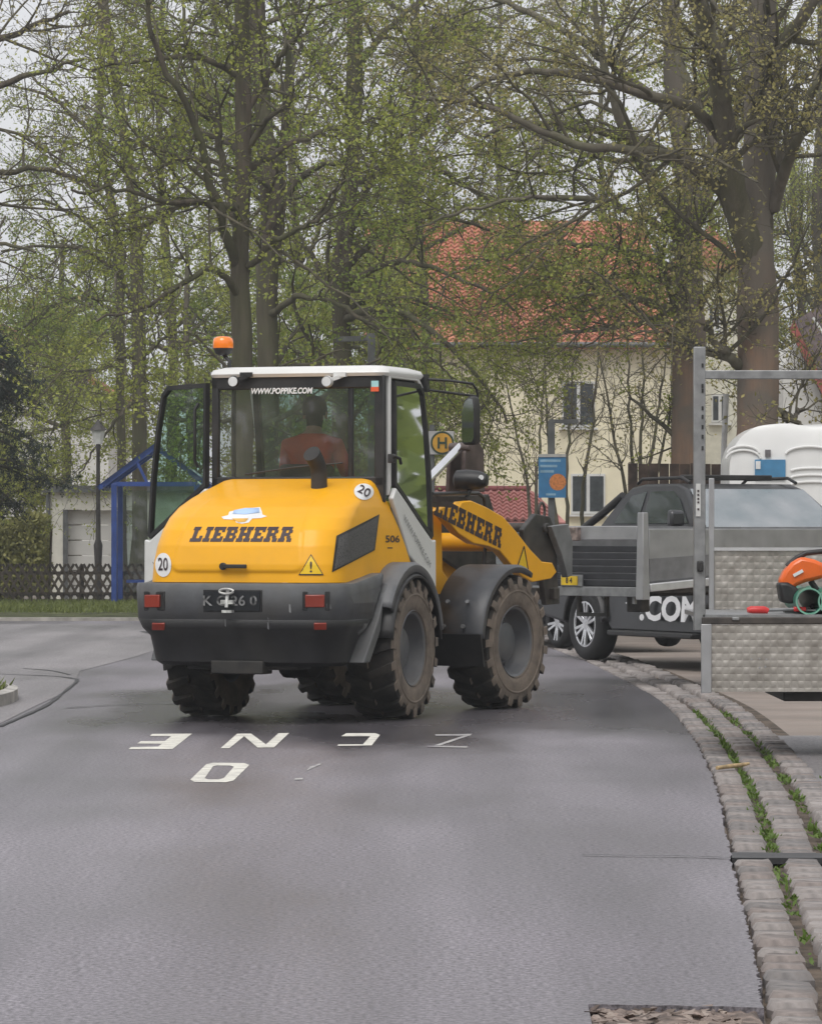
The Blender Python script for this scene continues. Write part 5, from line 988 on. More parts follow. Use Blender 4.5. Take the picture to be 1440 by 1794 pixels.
# poster on a mast
PY_ = 58.0; px_ = gx(966,PY_); pm = empty('poster_mast', (px_,PY_,0), label='grey mast carrying a blue poster with an orange disc', cat='sign')
b = MB(); b.box((0,0,lz(737,PY_)/2), (.10,.10,lz(737,PY_))); b.build('post', GRYP, pm, bevel=.01); b = MB(); b.bar((-.04,0,lz(738,PY_)),(.40,0,lz(738,PY_)),.06); b.build('arm', GRYP, pm)
c = at(967,836,PY_)-Vector((px_,PY_,0)); w_, h_ = 48/F*PY_, 72/F*PY_; b = MB(); b.box(c+Vector((0,-.08,0)), (w_,.02,h_)); ps = b.build('poster', mat('poster_blue', (.045,.20,.40), .45, var=.08), pm)
b = MB(); b.box(c+Vector((0,-.085,h_/2+.015)), (w_,.035,.045)); b.build('poster_rail', mat('rail_grey', (.42,.42,.4), .5), ps)
b = MB(); b.disc(c+Vector((w_*.2,-.094,-h_*.12)), .125, (0,-1,0), 24, .004); b.build('orange_disc', mat('poster_orange', (.62,.22,.06), .5, var=.15, vscale=30), ps)
PB = mat('poster_pale', (.25,.42,.55), .5)
for k, ww in enumerate((.75,.62,.5)): b = MB(); b.box(c+Vector((-w_*.5+w_*.06+w_*ww/2,-.0915,h_*(.40-k*.13))), (w_*ww,.003,h_*.06)); b.build('print_line', PB, ps)
b = MB(); b.box(c+Vector((-w_*.05,-.0915,-h_*.42)), (w_*.35,.003,h_*.05)); b.build('print_line', PB, ps)
decal('print_word', text_geo('aktiv', .09, .1, .001), lambda x, y: c+Vector((w_*.2+x,-.101,-h_*.12+y)), mat('poster_cream', (.75,.5,.3), .5), ps) if False else None
# grey mast with arm above the cab
MY = 60.0; mx_ = gx(651,MY); mm_ = empty('steel_mast', (mx_,MY,0), label='grey steel mast with short side arm behind the cab roof', cat='mast'); b = MB(); b.box((0,0,lz(584,MY)/2), (.12,.12,lz(584,MY))); b.build('post', GRYP, mm_, bevel=.01); b = MB(); b.bar((.05,0,lz(592,MY)),(gx(588,MY)-mx_,0,lz(594,MY)),.08); b.build('arm', GRYP, mm_)
# slim white pole
WY = 53.0; wx = gx(1265,WY); b = MB(); b.tube([(wx,WY,0),(wx+.02,WY,lz(800,WY)),(gx(1272,WY),WY,lz(690,WY))], .04, 10); b.build('slim_pole', mat('pale_pole', (.5,.5,.5), .5), smooth=50, label='slim pale pole leaning beside the big tree trunk', cat='pole')
# dark board fence behind the pickup
DY = 56.0; df = empty('board_fence', (gx(1100,DY),DY,0), label='brown board fence behind the pickup roof', cat='fence')
for k in range(9): b = MB(); b.box((k*.15+.07,0,lz(812,DY)/2), (.14,.025,lz(812,DY)+random.uniform(-.02,.02))); b.build('board', mat('dark_boards', (.06,.04,.03), .9, var=.3), df)
for z in (.5,1.6): b = MB(); b.box((.68,.03,z), (1.4,.03,.08)); b.build('rail', mat('dark_boards', (.06,.04,.03)), df)

# ------------------------------------------------------------------ houses
def pantile(w, h):
    b = MB(); xs = np.linspace(-.5,.5,7); top = [.9*math.cos(PI*2*t)*.042 for t in xs]
    r0 = [Vector((x*w*1.04, 0, z+.05)) for x, z in zip(xs, top)]; r1 = [Vector((x*w*1.04, h*1.12, z)) for x, z in zip(xs, top)]; r2 = [Vector((x*w*1.04, 0, z-.02)) for x, z in zip(xs, top)]
    b.grid([r2, r0, r1]); return b
def tiled_roof(name, parent, x0, x1, Y0, z0, Y1, z1, tw, th, m, pick, hipr=0):
    """roof slope rising away from us; tiles near the clear patch are single parts"""
    base = pantile(tw, th); me = bpy.data.meshes.new('roof_tile'); me.from_pydata(base.v, [], base.f); me.materials.append(m); me.polygons.foreach_set('use_smooth', [True]*len(me.polygons)); me.set_sharp_from_angle(angle=.9); me.update()
    sl_ = math.hypot(Y1-Y0, z1-z0); an = math.atan2(z1-z0, Y1-Y0); rest = MB(); cand = []
    for j in range(int(sl_/th)):
        t = (j+.5)*th/sl_; xa, xb = x0, x1-hipr*t
        for i in range(int((xb-xa)/tw)): cand.append((xa+(i+.5)*tw, Y0+(Y1-Y0)*j*th/sl_, z0+(z1-z0)*j*th/sl_))
    def key(c): px = CX+F*c[0]/c[1]; py = HZ-F*(c[2]-CAMZ)/c[1]; return math.hypot((px-pick[0])/1.4, py-pick[1])
    cand.sort(key=key); slope = MB(); slope.add([(x0,Y0,z0-.06),(x1,Y0,z0-.06),(x1-hipr,Y1,z1-.06),(x0,Y1,z1-.06)], [(0,1,2,3)]); rf = slope.build(name, m, parent, fix=False); solidify(rf, .1)
    for q in cand[:300]:
        o = link('roof_tile', me, rf); o.location = q; o.rotation_euler = (an,0,0)
    if cand[300:]:
        V = []; R = Matrix.Rotation(an, 3, 'X'); bv = [R @ Vector(v) for v in base.v]
        for q in cand[300:]: rest.add([v+Vector(q) for v in bv], base.f)
        rest.build('roof_tiles_beyond', m, rf, smooth=50, fix=False, kind='stuff')
    return rf
def window(parent, xc, y, zc, w, h, shut=None):
    b = MB(); b.box((xc,y-.03,zc), (w,.06,h)); f = b.build('window', WFR, parent)
    for s in (-1,1): b = MB(); b.box((xc+s*w/4,y-.065,zc), (w/2-.10,.02,h-.14)); b.build('pane', DWIN, f)
    b = MB(); b.box((xc,y-.08,zc-h/2-.05), (w+.16,.2,.06)); b.build('sill', WFR, f)
MHY = 112.0; mh = empty('house', (0,0,0), label='cream house with orange tiled roof behind the trees', cat='house')
hx0, hx1 = gx(655,MHY), gx(1175,MHY); ez = lz(598,MHY)
b = MB(); b.box(((hx0+hx1)/2, MHY+4.5, ez/2), (hx1-hx0, 9, ez)); b.build('wall', CREAM, mh)
tiled_roof('roof', mh, hx0-.3, hx1+.3, MHY-.5, ez-.1, MHY+4.6, lz(386,MHY+4.6), .205, .20, TILE, (800,470), .8)
b = MB(); b.add([(hx0-.3,MHY+4.6,lz(386,MHY+4.6)),(hx1-.5,MHY+4.6,lz(386,MHY+4.6)),(hx1+.3,MHY+9.6,ez),(hx0-.3,MHY+9.6,ez)], [(0,1,2,3)]); b.build('rear_roof', TILE, mh, fix=False)
for x_ in (hx0, hx1-.02): b = MB(); b.add([(x_,MHY,ez-.02),(x_,MHY+9,ez-.02),(x_,MHY+4.6,lz(392,MHY+4.6))], [(0,1,2)]); b.build('gable', CREAM, mh, fix=False)
b = MB(); b.tube([(hx0-.3,MHY-.55,ez-.12),(hx1+.3,MHY-.55,ez-.12)], .08, 8); b.build('gutter_pipe', GRYP, mh, smooth=50)
def win_px(px0, px1, py0, py1, Y=MHY, parent=mh): window(parent, gx((px0+px1)/2,Y), Y, lz((py0+py1)/2,Y), (px1-px0)/F*Y, (py1-py0)/F*Y)
win_px(984,1042,668,748); win_px(742,772,680,760); win_px(840,880,668,748) if False else None
win_px(690,735,800,880); win_px(1000,1060,830,900)
WGY = 118.0; wg = empty('house', (0,0,0), label='pale house with blue window between the two big trunks', cat='house'); wx0, wx1 = gx(1180,WGY), gx(1305,WGY); wz = lz(470,WGY)
b = MB(); b.box(((wx0+wx1)/2, WGY+4, wz/2), (wx1-wx0, 8, wz)); b.build('wall', mat('pale_cream', (.62,.60,.50), .9, var=.05), wg); b = MB(); xm_ = (wx0+wx1)/2; b.prism([(wx0-.2,WGY-.2,wz),(wx1+.2,WGY-.2,wz),(xm_,WGY-.2,wz+1.3)], (0,8.4,0)); b.build('roof', TILE, wg)
win_px(1240,1262,530,580,WGY,wg); win_px(1246,1276,690,740,WGY,wg)
# low tiled shed
AY = 92.0; sd2 = empty('garden_shed', (0,0,0), label='low shed with pinkish scalloped tile roof beyond the loader arm', cat='shed'); s0, s1 = gx(690,AY), gx(992,AY)
b = MB(); b.box(((s0+s1)/2, AY+1.5, lz(912,AY)/2), (s1-s0-.2, 3, lz(912,AY)-.05)); b.build('wall', mat('grey_boards', (.15,.14,.13), .9, var=.2), sd2)
tiled_roof('roof', sd2, s0, s1, AY-.2, lz(911,AY), AY+1.3, lz(856,AY+1.3), .185, .19, TILE2, (920,885), .75); b = MB(); b.tube([(s0,AY+1.32,lz(855,AY)),(s1-.8,AY+1.32,lz(855,AY))], .07, 8); b.build('ridge', mat('dark_ridge_tile', (.22,.05,.05), .7), sd2, smooth=50)
# right-hand house: white wall under a brown roof with pale verge
QY = 84.0; rh = empty('house', (0,0,0), label='white house with dark brown tiled roof at right edge', cat='house')
P = lambda px, py, Y=QY: at(px, py, Y)
b = MB(); b.prism([(gx(1372,QY),QY,0),(gx(1700,QY),QY,0),(gx(1700,QY),QY,lz(900,QY)),P(1440,690),P(1396,600),P(1372,640)], (0,6,0)); b.build('wall', WHR, rh)
b = MB(); b.prism([P(1384,578,QY-.5),P(1520,848,QY-.5),P(1520,836,QY-.5),P(1391,560,QY-.5)], (0,.08,0)); b.build('verge_board', mat('red_verge', (.30,.075,.06), .6), rh)
rows_ = MB(); rows_.add([P(1388,570,QY-.42),P(1520,842,QY-.42),P(1680,842,QY+5),P(1470,520,QY+5)], [(0,1,2,3)]); rf = rows_.build('roof', TILE3, rh, fix=False); solidify(rf, .1)
for j in range(14):
    for i in range(8):
        t0, u0 = j/14, i/8; A = P(1388,566,QY-.42).lerp(P(1520,838,QY-.42), t0); B = P(1470,516,QY+5).lerp(P(1680,838,QY+5), t0); c = A.lerp(B, u0); A2 = P(1388,566,QY-.42).lerp(P(1520,838,QY-.42), (j+1)/14); B2 = P(1470,516,QY+5).lerp(P(1680,838,QY+5), (j+1)/14)
        b = MB(); q = [A.lerp(B,u0+.004), A.lerp(B,u0+.121), A2.lerp(B2,u0+.121), A2.lerp(B2,u0+.004)]; q[2] += Vector((-.03,0,.05)); q[3] += Vector((-.03,0,.05)); b.prism(q, (.02,0,.03)); b.build('roof_tile', TILE3, rf)
b = MB(); b.bar(P(1424,556,QY-.6), P(1446,590,QY-.6), .12, .05); b.build('snow_guard', WFR, rh)
# white house far left, mostly behind foliage
LHY = 105.0; lh = empty('house', (0,0,0), label='white house glimpsed through the trees at far left', cat='house')
l0, l1 = gx(-260,LHY), gx(190,LHY); lzt = lz(700,LHY); b = MB(); b.prism([(l0,LHY,0),(l1,LHY,0),(l1,LHY,lzt),((l0+l1)/2,LHY,lz(560,LHY)),(l0,LHY,lzt)], (0,8,0)); b.build('wall', WHR, lh)
for s_ in (0,1):
    xa = (l0-.4) if s_ == 0 else (l1+.4); za = lzt-.1; xm2 = (l0+l1)/2; zm = lz(556,LHY); b = MB(); b.add([(xa,LHY-.4,za),(xm2,LHY-.4,zm),(xm2,LHY+8.4,zm),(xa,LHY+8.4,za)], [(0,1,2,3)]); solidify(b.build('roof', TILE, lh, fix=False), .14)
for a_ in ((-120,-80,770,850),(30,70,800,870)): win_px(*a_, LHY, lh)

# ------------------------------------------------------------------ trees
def spawn(P, R, per, L0, L1, ang, up, k2, rmax, rratio=.55, tmin=.15, wander=.18, zmin=None, keep=None):
    n, k = P.shape[:2]; m = n*per; idx = np.repeat(np.arange(n), per); t = rng.uniform(tmin, 1, m)*(k-1); i0 = np.minimum(t.astype(int), k-2); f = (t-i0)[:,None]
    a, b_ = P[idx,i0], P[idx,i0+1]; p = a*(1-f)+b_*f; T_ = unit(b_-a); pr = R[idx,i0]*(1-f[:,0])+R[idx,i0+1]*f[:,0]
    if keep is not None: ok = keep(p); p, T_, pr, t = p[ok], T_[ok], pr[ok], t[ok]; m = len(p)
    q = rng.normal(0,1,(m,3)); q = unit(q-(q*T_).sum(1,keepdims=True)*T_); a_ = np.radians(rng.uniform(ang[0], ang[1], m))[:,None]
    d = unit(T_*np.cos(a_)+q*np.sin(a_)+np.array([0,0,up])); Ln = rng.uniform(L0, L1, m)*(1.1-.45*t/(k-1)); out = [p]; cur = p
    w = rng.normal(0, wander, (m,3))
    for j in range(k2-1):
        d = unit(d+w*.5+rng.normal(0, wander, (m,3))); cur = cur+d*(Ln/(k2-1))[:,None]; out.append(cur)
    r0 = np.minimum(pr*rratio, rmax); return np.stack(out,1), r0[:,None]*np.linspace(1,.32,k2)[None,:]
def tubes(P, R, s):
    n, k = P.shape[:2]; T_ = np.empty_like(P); T_[:,1:-1] = P[:,2:]-P[:,:-2]; T_[:,0] = P[:,1]-P[:,0]; T_[:,-1] = P[:,-1]-P[:,-2]; T_ = unit(T_)
    ref = np.where(np.abs(T_[...,2:3]) > .9, np.array([1.,0,0]), np.array([0,0,1.])); X = unit(np.cross(T_, ref)); Yv = np.cross(X, T_); a = np.arange(s)*2*PI/s
    V = P[:,:,None,:]+R[:,:,None,None]*(X[:,:,None,:]*np.cos(a)[None,None,:,None]+Yv[:,:,None,:]*np.sin(a)[None,None,:,None]); V = V.reshape(-1,3)
    i = np.arange(n)[:,None,None]*k*s; j = np.arange(k-1)[None,:,None]*s; q = np.arange(s)[None,None,:]; q2 = (q+1) % s; b0 = i+j
    return V, np.stack([b0+q, b0+q2, b0+s+q2, b0+s+q], -1).reshape(-1,4)
def merge(parts):
    V = []; Fc = []; o = 0
    for v, f in parts: V.append(v); Fc.append(f+o); o += len(v)
    return np.concatenate(V), np.concatenate(Fc)
def resample(pts, k):
    P = [Vector(p) for p in pts]; C = catmull(P, 6); d = [0]
    for i in range(1,len(C)): d.append(d[-1]+(C[i]-C[i-1]).length)
    A = np.array([tuple(c) for c in C]); s = np.linspace(0, d[-1], k); return np.stack([np.interp(s, d, A[:,j]) for j in range(3)], 1)
def leaves_on(P, per, size, spread, prob=None, droop=.2):
    n, k = P.shape[:2]; idx = np.repeat(np.arange(n), per); t = rng.uniform(.1,1,len(idx))*(k-1); i0 = np.minimum(t.astype(int),k-2); f = (t-i0)[:,None]; C = P[idx,i0]*(1-f)+P[idx,i0+1]*f+rng.normal(0,spread,(len(idx),3))
    ph_ = np.sin(C[:,0]*1.9+1.3*np.sin(C[:,2]*1.1))*np.sin(C[:,1]*1.6+.7)+.8*np.sin(C[:,2]*2.9+C[:,0]*.9)+.5*np.sin(C[:,0]*4.1-C[:,2]*3.3)
    clump = np.clip(1.0+.42*ph_, .2, 1.5); pr_ = clump*(prob(C) if prob is not None else 1.0); C = C[rng.uniform(0,1,len(C)) < pr_]
    m = len(C); U = unit(rng.normal(0,1,(m,3))+np.array([0,0,-droop])); N_ = unit(rng.normal(0,1,(m,3))+np.array([0,0,.6])); W = unit(np.cross(U,N_)); s = rng.uniform(.6,1.25,(m,1))*size
    return quads(C, U*s*.5, W*s*.32)
def bark_mat(name, ca, cb, moss, moss_amt, sc=7, upper=None):
    m = bpy.data.materials.new(name); m.use_nodes = True; N = m.node_tree.nodes; Lk = m.node_tree.links; b = N['Principled BSDF']; b.inputs['Roughness'].default_value = .92; b.inputs['Specular IOR Level'].default_value = .2
    t = N.new('ShaderNodeTexCoord'); mp = N.new('ShaderNodeMapping'); mp.inputs['Scale'].default_value = (sc, sc, sc*.12); Lk.new(t.outputs['Object'], mp.inputs[0])
    n = N.new('ShaderNodeTexNoise'); n.inputs['Scale'].default_value = 1; n.inputs['Detail'].default_value = 7; n.inputs['Roughness'].default_value = .65; Lk.new(mp.outputs[0], n.inputs['Vector'])
    r = N.new('ShaderNodeValToRGB'); r.color_ramp.elements[0].position = .35; r.color_ramp.elements[0].color = (*cb,1); r.color_ramp.elements[1].position = .65; r.color_ramp.elements[1].color = (*ca,1); Lk.new(n.outputs[0], r.inputs[0])
    n2 = N.new('ShaderNodeTexNoise'); n2.inputs['Scale'].default_value = 1.1; n2.inputs['Detail'].default_value = 6; Lk.new(t.outputs['Object'], n2.inputs['Vector']); q = N.new('ShaderNodeMapRange'); q.inputs[1].default_value = .42; q.inputs[2].default_value = .62; q.inputs[4].default_value = moss_amt; Lk.new(n2.outputs[0], q.inputs[0])
    x = N.new('ShaderNodeMix'); x.data_type = 'RGBA'; x.inputs[7].default_value = (*moss,1); Lk.new(q.outputs[0], x.inputs[0]); Lk.new(r.outputs[0], x.inputs[6]); fin = x.outputs[2]
    if upper:   # the reddish bark gives way to grey bark above the first limbs
        sp = N.new('ShaderNodeSeparateXYZ'); Lk.new(t.outputs['Object'], sp.inputs[0]); ad = N.new('ShaderNodeMath'); ad.operation = 'MULTIPLY_ADD'; ad.inputs[1].default_value = 2.5; Lk.new(n2.outputs[0], ad.inputs[0]); Lk.new(sp.outputs[2], ad.inputs[2])
        g_ = N.new('ShaderNodeMapRange'); g_.inputs[1].default_value = 4.8; g_.inputs[2].default_value = 6.6; Lk.new(ad.outputs[0], g_.inputs[0]); y_ = N.new('ShaderNodeMix'); y_.data_type = 'RGBA'; vm = N.new('ShaderNodeMix'); vm.data_type = 'RGBA'; vm.inputs[6].default_value = (*[c*.6 for c in upper],1); vm.inputs[7].default_value = (*upper,1); Lk.new(n.outputs[0], vm.inputs[0])
        Lk.new(g_.outputs[0], y_.inputs[0]); Lk.new(fin, y_.inputs[6]); Lk.new(vm.outputs[2], y_.inputs[7]); fin = y_.outputs[2]
    Lk.new(fin, b.inputs['Base Color'])
    u = N.new('ShaderNodeBump'); u.inputs['Distance'].default_value = .03; u.inputs['Strength'].default_value = .8; Lk.new(n.outputs[0], u.inputs['Height']); Lk.new(u.outputs[0], b.inputs['Normal']); return m
BARK = bark_mat('tree_bark', (.135,.112,.088), (.055,.048,.04), (.10,.105,.055), .7)
BARKR = bark_mat('reddish_smooth_bark', (.32,.20,.135), (.20,.14,.105), (.16,.145,.125), .85, 5, (.21,.185,.155))
BARKG = bark_mat('grey_limb_bark', (.19,.165,.135), (.10,.088,.072), (.13,.13,.075), .6, 6)
TWG = mat('twig_bark', (.13,.115,.075), .9, col2=(.065,.058,.042), vscale=4)
LEAF = mat('spring_leaf', (.40,.42,.085), .6, col2=(.19,.235,.05), island=.75, transl=.4)
LEAFB = mat('olive_spring_leaf', (.42,.36,.13), .6, col2=(.21,.205,.075), island=.75, transl=.35)
LEAFD = mat('green_leaf', (.31,.39,.075), .6, col2=(.15,.21,.046), island=.75, transl=.35)
def tree(name, label, limbs, bark, leafm, cnt=(7,6,5,5), L2=(1.4,2.8), lsize=.085, per=6, group=None, leafprob=None, up=.12, cat='tree', extra_trunk=None, L3=(.6,1.3), L4=(.25,.6), spread=.07, tw=.006):
    """limbs: list of (world points, r0, r1, k); the first is the trunk"""
    base = Vector(limbs[0][0][0]); root = empty(name, (base.x, base.y, 0), label=label, cat=cat, **({'group': group} if group else {}))
    off = np.array([base.x, base.y, 0]); thick = []; L1P = []; L1R = []
    for li, (pts, r0, r1) in enumerate(limbs):
        k = 22; P = resample(pts, k)-off; P[1:] += rng.normal(0, .018, P[1:].shape)*(.4 if li == 0 else 1); R = np.linspace(r0, r1, k)*(1+rng.normal(0, .05, k))
        if li == 0 and pts[0][2] < .2: R[0] *= 1.5; R[1] *= 1.12
        P_, R_ = P[None], R[None]; thick.append(tubes(P_, R_, 16 if r0 > .15 else 10)); L1P.append(P); L1R.append(R)
    L1P, L1R = np.stack(L1P), np.stack(L1R)
    V, Q = thick[0]; link('trunk', np_mesh('trunk', V, Q, bark, True), root)
    if len(thick) > 1: V, Q = merge(thick[1:]); link('limbs', np_mesh('limbs', V, Q, BARKG if bark is BARKR else BARK, True), root, kind='stuff')
    start = .30 if len(limbs) < 3 else .2
    P2, R2 = spawn(L1P, L1R, cnt[0], L2[0], L2[1], (35,75), up, 8, .05, .5, start, keep=lambda p: p[:,2] > 2.2)
    P3, R3 = spawn(P2, R2, cnt[1], L3[0], L3[1], (30,70), .06, 6, .018, .55, .12)
    P4, R4 = spawn(P3, R3, cnt[2], L4[0], L4[1], (25,65), .02, 4, tw, .6, .1)
    V, Q = merge([tubes(P2,R2,6), tubes(P3,np.maximum(R3,.005),4), tubes(P4,np.maximum(R4,.0035),3)]); link('branches', np_mesh('branches', V, Q, TWG, True), root, kind='stuff')
    V, Q = merge([leaves_on(P4, int(per*1.7), lsize*.74, spread, leafprob), leaves_on(P3, 5, lsize*.74, spread, leafprob)]); link('crown', np_mesh('crown', V, Q, leafm), root)
    return root
def px3(pts, Y): return [tuple(at(p[0], p[1], Y+(p[2] if len(p) > 2 else 0))) for p in pts]
def g0(px, Y): return (gx(px,Y), Y, 0)
hiprob = lambda C: np.clip(1.15-(C[:,2]-5.5)*.13, .35, 1)
Y = 52
tree('linden_tree', 'large tree with thick forked reddish trunk right of the alu post', [
 ([g0(1322,Y)]+px3([(1327,700),(1328,560),(1325,440),(1330,300),(1335,150),(1335,0),(1330,-200),(1325,-420)],Y), .36,.12),
 (px3([(1318,460),(1290,360,-.3),(1275,260,-.8),(1262,150,-1.2),(1235,40,-1.5),(1200,-80,-2),(1180,-250,-2.2)],Y), .20,.07),
 (px3([(1290,390),(1255,320,-.5),(1190,275,-1),(1100,262,-1.6),(1010,250,-2),(900,205,-2.3),(800,175,-2.6),(715,170,-3)],Y), .095,.025),
 (px3([(1270,250,-.5),(1225,195,-1),(1150,170,-1.4),(1040,135,-1.6),(930,125,-1.2),(860,135,-1),(790,185,-.6)],Y), .085,.025),
 (px3([(1300,380),(1270,290,.8),(1235,210,1.4),(1195,120,1.8),(1170,20,2)],Y), .10,.04),
 (px3([(1330,450),(1360,340,-.2),(1400,230,-1),(1430,150,-1.4),(1500,60,-1.6)],Y), .10,.04),
 (px3([(1335,320),(1390,240,.6),(1460,180,1),(1560,120,1.4)],Y), .09,.03),
 (px3([(1345,150),(1370,80),(1430,0,-.5),(1500,-120)],Y), .12,.05),
 (px3([(1300,640),(1270,620,-.3),(1245,590,-.4),(1238,560,-.5)],Y), .09,.03),
 (px3([(1362,720),(1385,735),(1400,720),(1410,712)],Y), .06,.02)], BARKR, LEAFB, (9,6,5), leafprob=lambda C: np.clip(.95-(C[:,2]-5.5)*.03, .5, 1), per=5)
Y = 58
tree('linden_tree', 'tree with slightly thinner reddish trunk left of the alu post', [
 ([g0(1206,Y)]+px3([(1206,720),(1207,560),(1206,440),(1206,330),(1190,220),(1180,100),(1175,-40),(1170,-250)],Y), .31,.09),
 (px3([(1196,420),(1170,370,-.3),(1130,290,-.6),(1090,220,-1),(1060,120,-1.2),(1040,0,-1.4)],Y), .13,.04),
 (px3([(1180,548),(1140,530,-.5),(1100,518,-.8),(1060,508,-1.2),(1000,520,-1.5)],Y), .08,.02),
 (px3([(1200,300),(1150,260,.6),(1050,230,1),(930,215,1.2),(830,240,1.4)],Y), .11,.03),
 (px3([(1215,380),(1260,290,.5),(1290,190,.8),(1310,60,1)],Y), .11,.04),
 (px3([(1190,210),(1120,150,.3),(1000,60,.5),(900,10,.7),(780,-40,.9)],Y), .09,.03),
 (px3([(1190,560),(1165,480,-.4),(1160,440,-.5)],Y), .05,.02),
 (px3([(1195,480),(1100,440,.4),(980,425,.8),(870,450,1.2),(770,490,1.5)],Y), .06,.015),
 (px3([(1195,420),(1080,360,-.4),(950,345,-.8),(830,365,-1.1),(730,400,-1.4)],Y), .065,.015),
 (px3([(1185,545),(1090,570,.6),(980,585,1),(890,600,1.3)],Y), .05,.012),
 (px3([(1190,500),(1110,480,1),(1030,500,1.6),(950,550,2)],Y), .05,.012)], BARKR, LEAF, (9,6,5), leafprob=lambda C: np.clip(1.1-(C[:,2]-5)*.06, .5, 1.1), per=7)
Y = 49
tree('young_tree', 'slender straight tree rising right behind the loader cab', [
 ([g0(425,Y)]+px3([(424,640),(420,500),(424,380),(428,240),(424,120),(425,0),(428,-150),(430,-330)],Y), .16,.07),
 (px3([(414,470),(396,410,-.3),(372,330,-.5),(345,230,-.7),(318,165,-.9),(285,120,-1),(262,40,-1.2),(255,-60,-1.3)],Y), .07,.025),
 (px3([(418,400),(395,330,.4),(385,250,.6),(368,180,.9),(330,80,1.1),(320,0,1.3)],Y), .06,.02),
 (px3([(430,480),(470,430,-.4),(510,405,-.7),(560,380,-1),(595,330,-1.2),(605,300,-1.3)],Y), .05,.015),
 (px3([(428,300),(480,270,.4),(540,240,.7),(600,220,1),(680,205,1.2)],Y), .05,.015),
 (px3([(420,520),(370,470,-.5),(300,510,-1),(240,540,-1.3),(170,560,-1.5)],Y), .05,.015),
 (px3([(424,360),(360,355,-.6),(280,350,-1),(200,330,-1.4),(120,335,-1.7)],Y), .05,.015),
 (px3([(426,200),(470,130),(520,60,-.4),(560,-30,-.6)],Y), .05,.02)], BARK, LEAF, (8,6,5), leafprob=hiprob, per=5)
Y = 58
tree('ivy_clad_tree', 'dark trunk standing close behind the slender cab side tree', [
 ([g0(468,Y)]+px3([(470,640),(466,500),(476,400),(466,250),(455,120),(450,0),(448,-200)],Y), .20,.10),
 (px3([(470,520),(480,440,.3),(490,330,.6),(500,200,.8),(505,60,1)],Y), .11,.05),
 (px3([(468,420),(500,350,-.4),(540,300,-.7),(600,280,-1),(680,300,-1.3)],Y), .08,.02),
 (px3([(460,300),(400,250,.5),(340,230,.9),(260,250,1.2)],Y), .07,.02),
 (px3([(470,560),(520,520,-.6),(580,530,-.9),(640,560,-1.2),(700,600,-1.5)],Y), .06,.015),
 (px3([(452,100),(400,40),(350,-40,.4)],Y), .07,.03)], BARK, LEAFD, (9,6,5), leafprob=hiprob, per=6)
Y = 76
tree('park_tree', 'tall dark trunk rising behind the blue bus shelter', [
 ([g0(243,Y)]+px3([(245,800),(243,600),(240,480),(235,350),(215,230),(200,120),(180,0),(170,-200)],Y), .17,.08),
 (px3([(240,560),(210,480,-.4),(150,440,-.8),(80,430,-1.2),(0,440,-1.5)],Y), .06,.02),
 (px3([(240,470),(270,380,.4),(310,320,.7),(360,300,1)],Y), .06,.02),
 (px3([(240,640),(290,590,-.6),(340,580,-1),(380,600,-1.3)],Y), .05,.015),
 (px3([(236,620),(180,640,-.6),(120,690,-1),(90,760,-1.3)],Y), .05,.015),
 (px3([(225,280),(160,230,.3),(90,170,.6),(20,150,.9)],Y), .06,.02),
 (px3([(240,700),(215,720,-.7),(170,780,-1.1),(130,850,-1.4)],Y), .04,.012)], BARK, LEAF, (9,6,5), leafprob=hiprob, per=6)
Y = 78
tree('park_tree', 'thin trunk just left of the tall trunk behind the shelter', [
 ([g0(212,Y)]+px3([(213,800),(210,600),(208,420),(175,250),(178,100),(175,-100)],Y), .11,.06),
 (px3([(210,560),(160,520,-.4),(90,540,-.7),(30,580,-1)],Y), .05,.015),
 (px3([(208,440),(140,380,.4),(60,350,.7),(-20,360,1)],Y), .05,.015),
 (px3([(210,640),(140,650,-.5),(60,640,-.8),(0,620,-1)],Y), .04,.012),
 (px3([(190,330),(250,230,.5),(290,130,.8)],Y), .05,.02)], BARK, LEAFD, (9,6,5), leafprob=hiprob, per=6)
Y = 62
tree('park_tree', 'brownish trunk behind the right half of the cab roof', [
 ([g0(600,Y)]+px3([(600,640),(598,500),(605,400),(618,280),(620,160),(622,40),(626,-160)],Y), .19,.11),
 (px3([(606,420),(640,340,-.5),(690,260,-.9),(730,160,-1.2),(760,40,-1.5)],Y), .08,.025),
 (px3([(600,520),(560,470,.5),(530,420,.8),(510,360,1.1)],Y), .06,.02),
 (px3([(602,560),(660,540,-.8),(730,560,-1.4),(800,620,-1.9),(860,690,-2.3),(890,740,-2.5)],Y), .07,.02),
 (px3([(602,500),(680,460,-.7),(760,470,-1.2),(840,500,-1.6),(900,540,-2)],Y), .06,.02),
 (px3([(612,330),(660,300,.6),(740,290,1),(830,330,1.3),(900,380,1.6)],Y), .07,.02),
 (px3([(620,200),(560,120,-.5),(500,40,-.9)],Y), .07,.03),
 (px3([(604,470),(680,400,.4),(760,380,.8),(850,400,1.1),(930,440,1.4)],Y), .055,.015),
 (px3([(602,540),(690,520,.6),(780,545,1),(860,590,1.3)],Y), .05,.012),
 (px3([(622,120),(690,40,.5),(760,-20,.9)],Y), .07,.03)], BARK, LEAF, (9,6,5), leafprob=lambda C: np.clip(1.2-(C[:,2]-5)*.12, .35, 1), per=7)
Y = 55
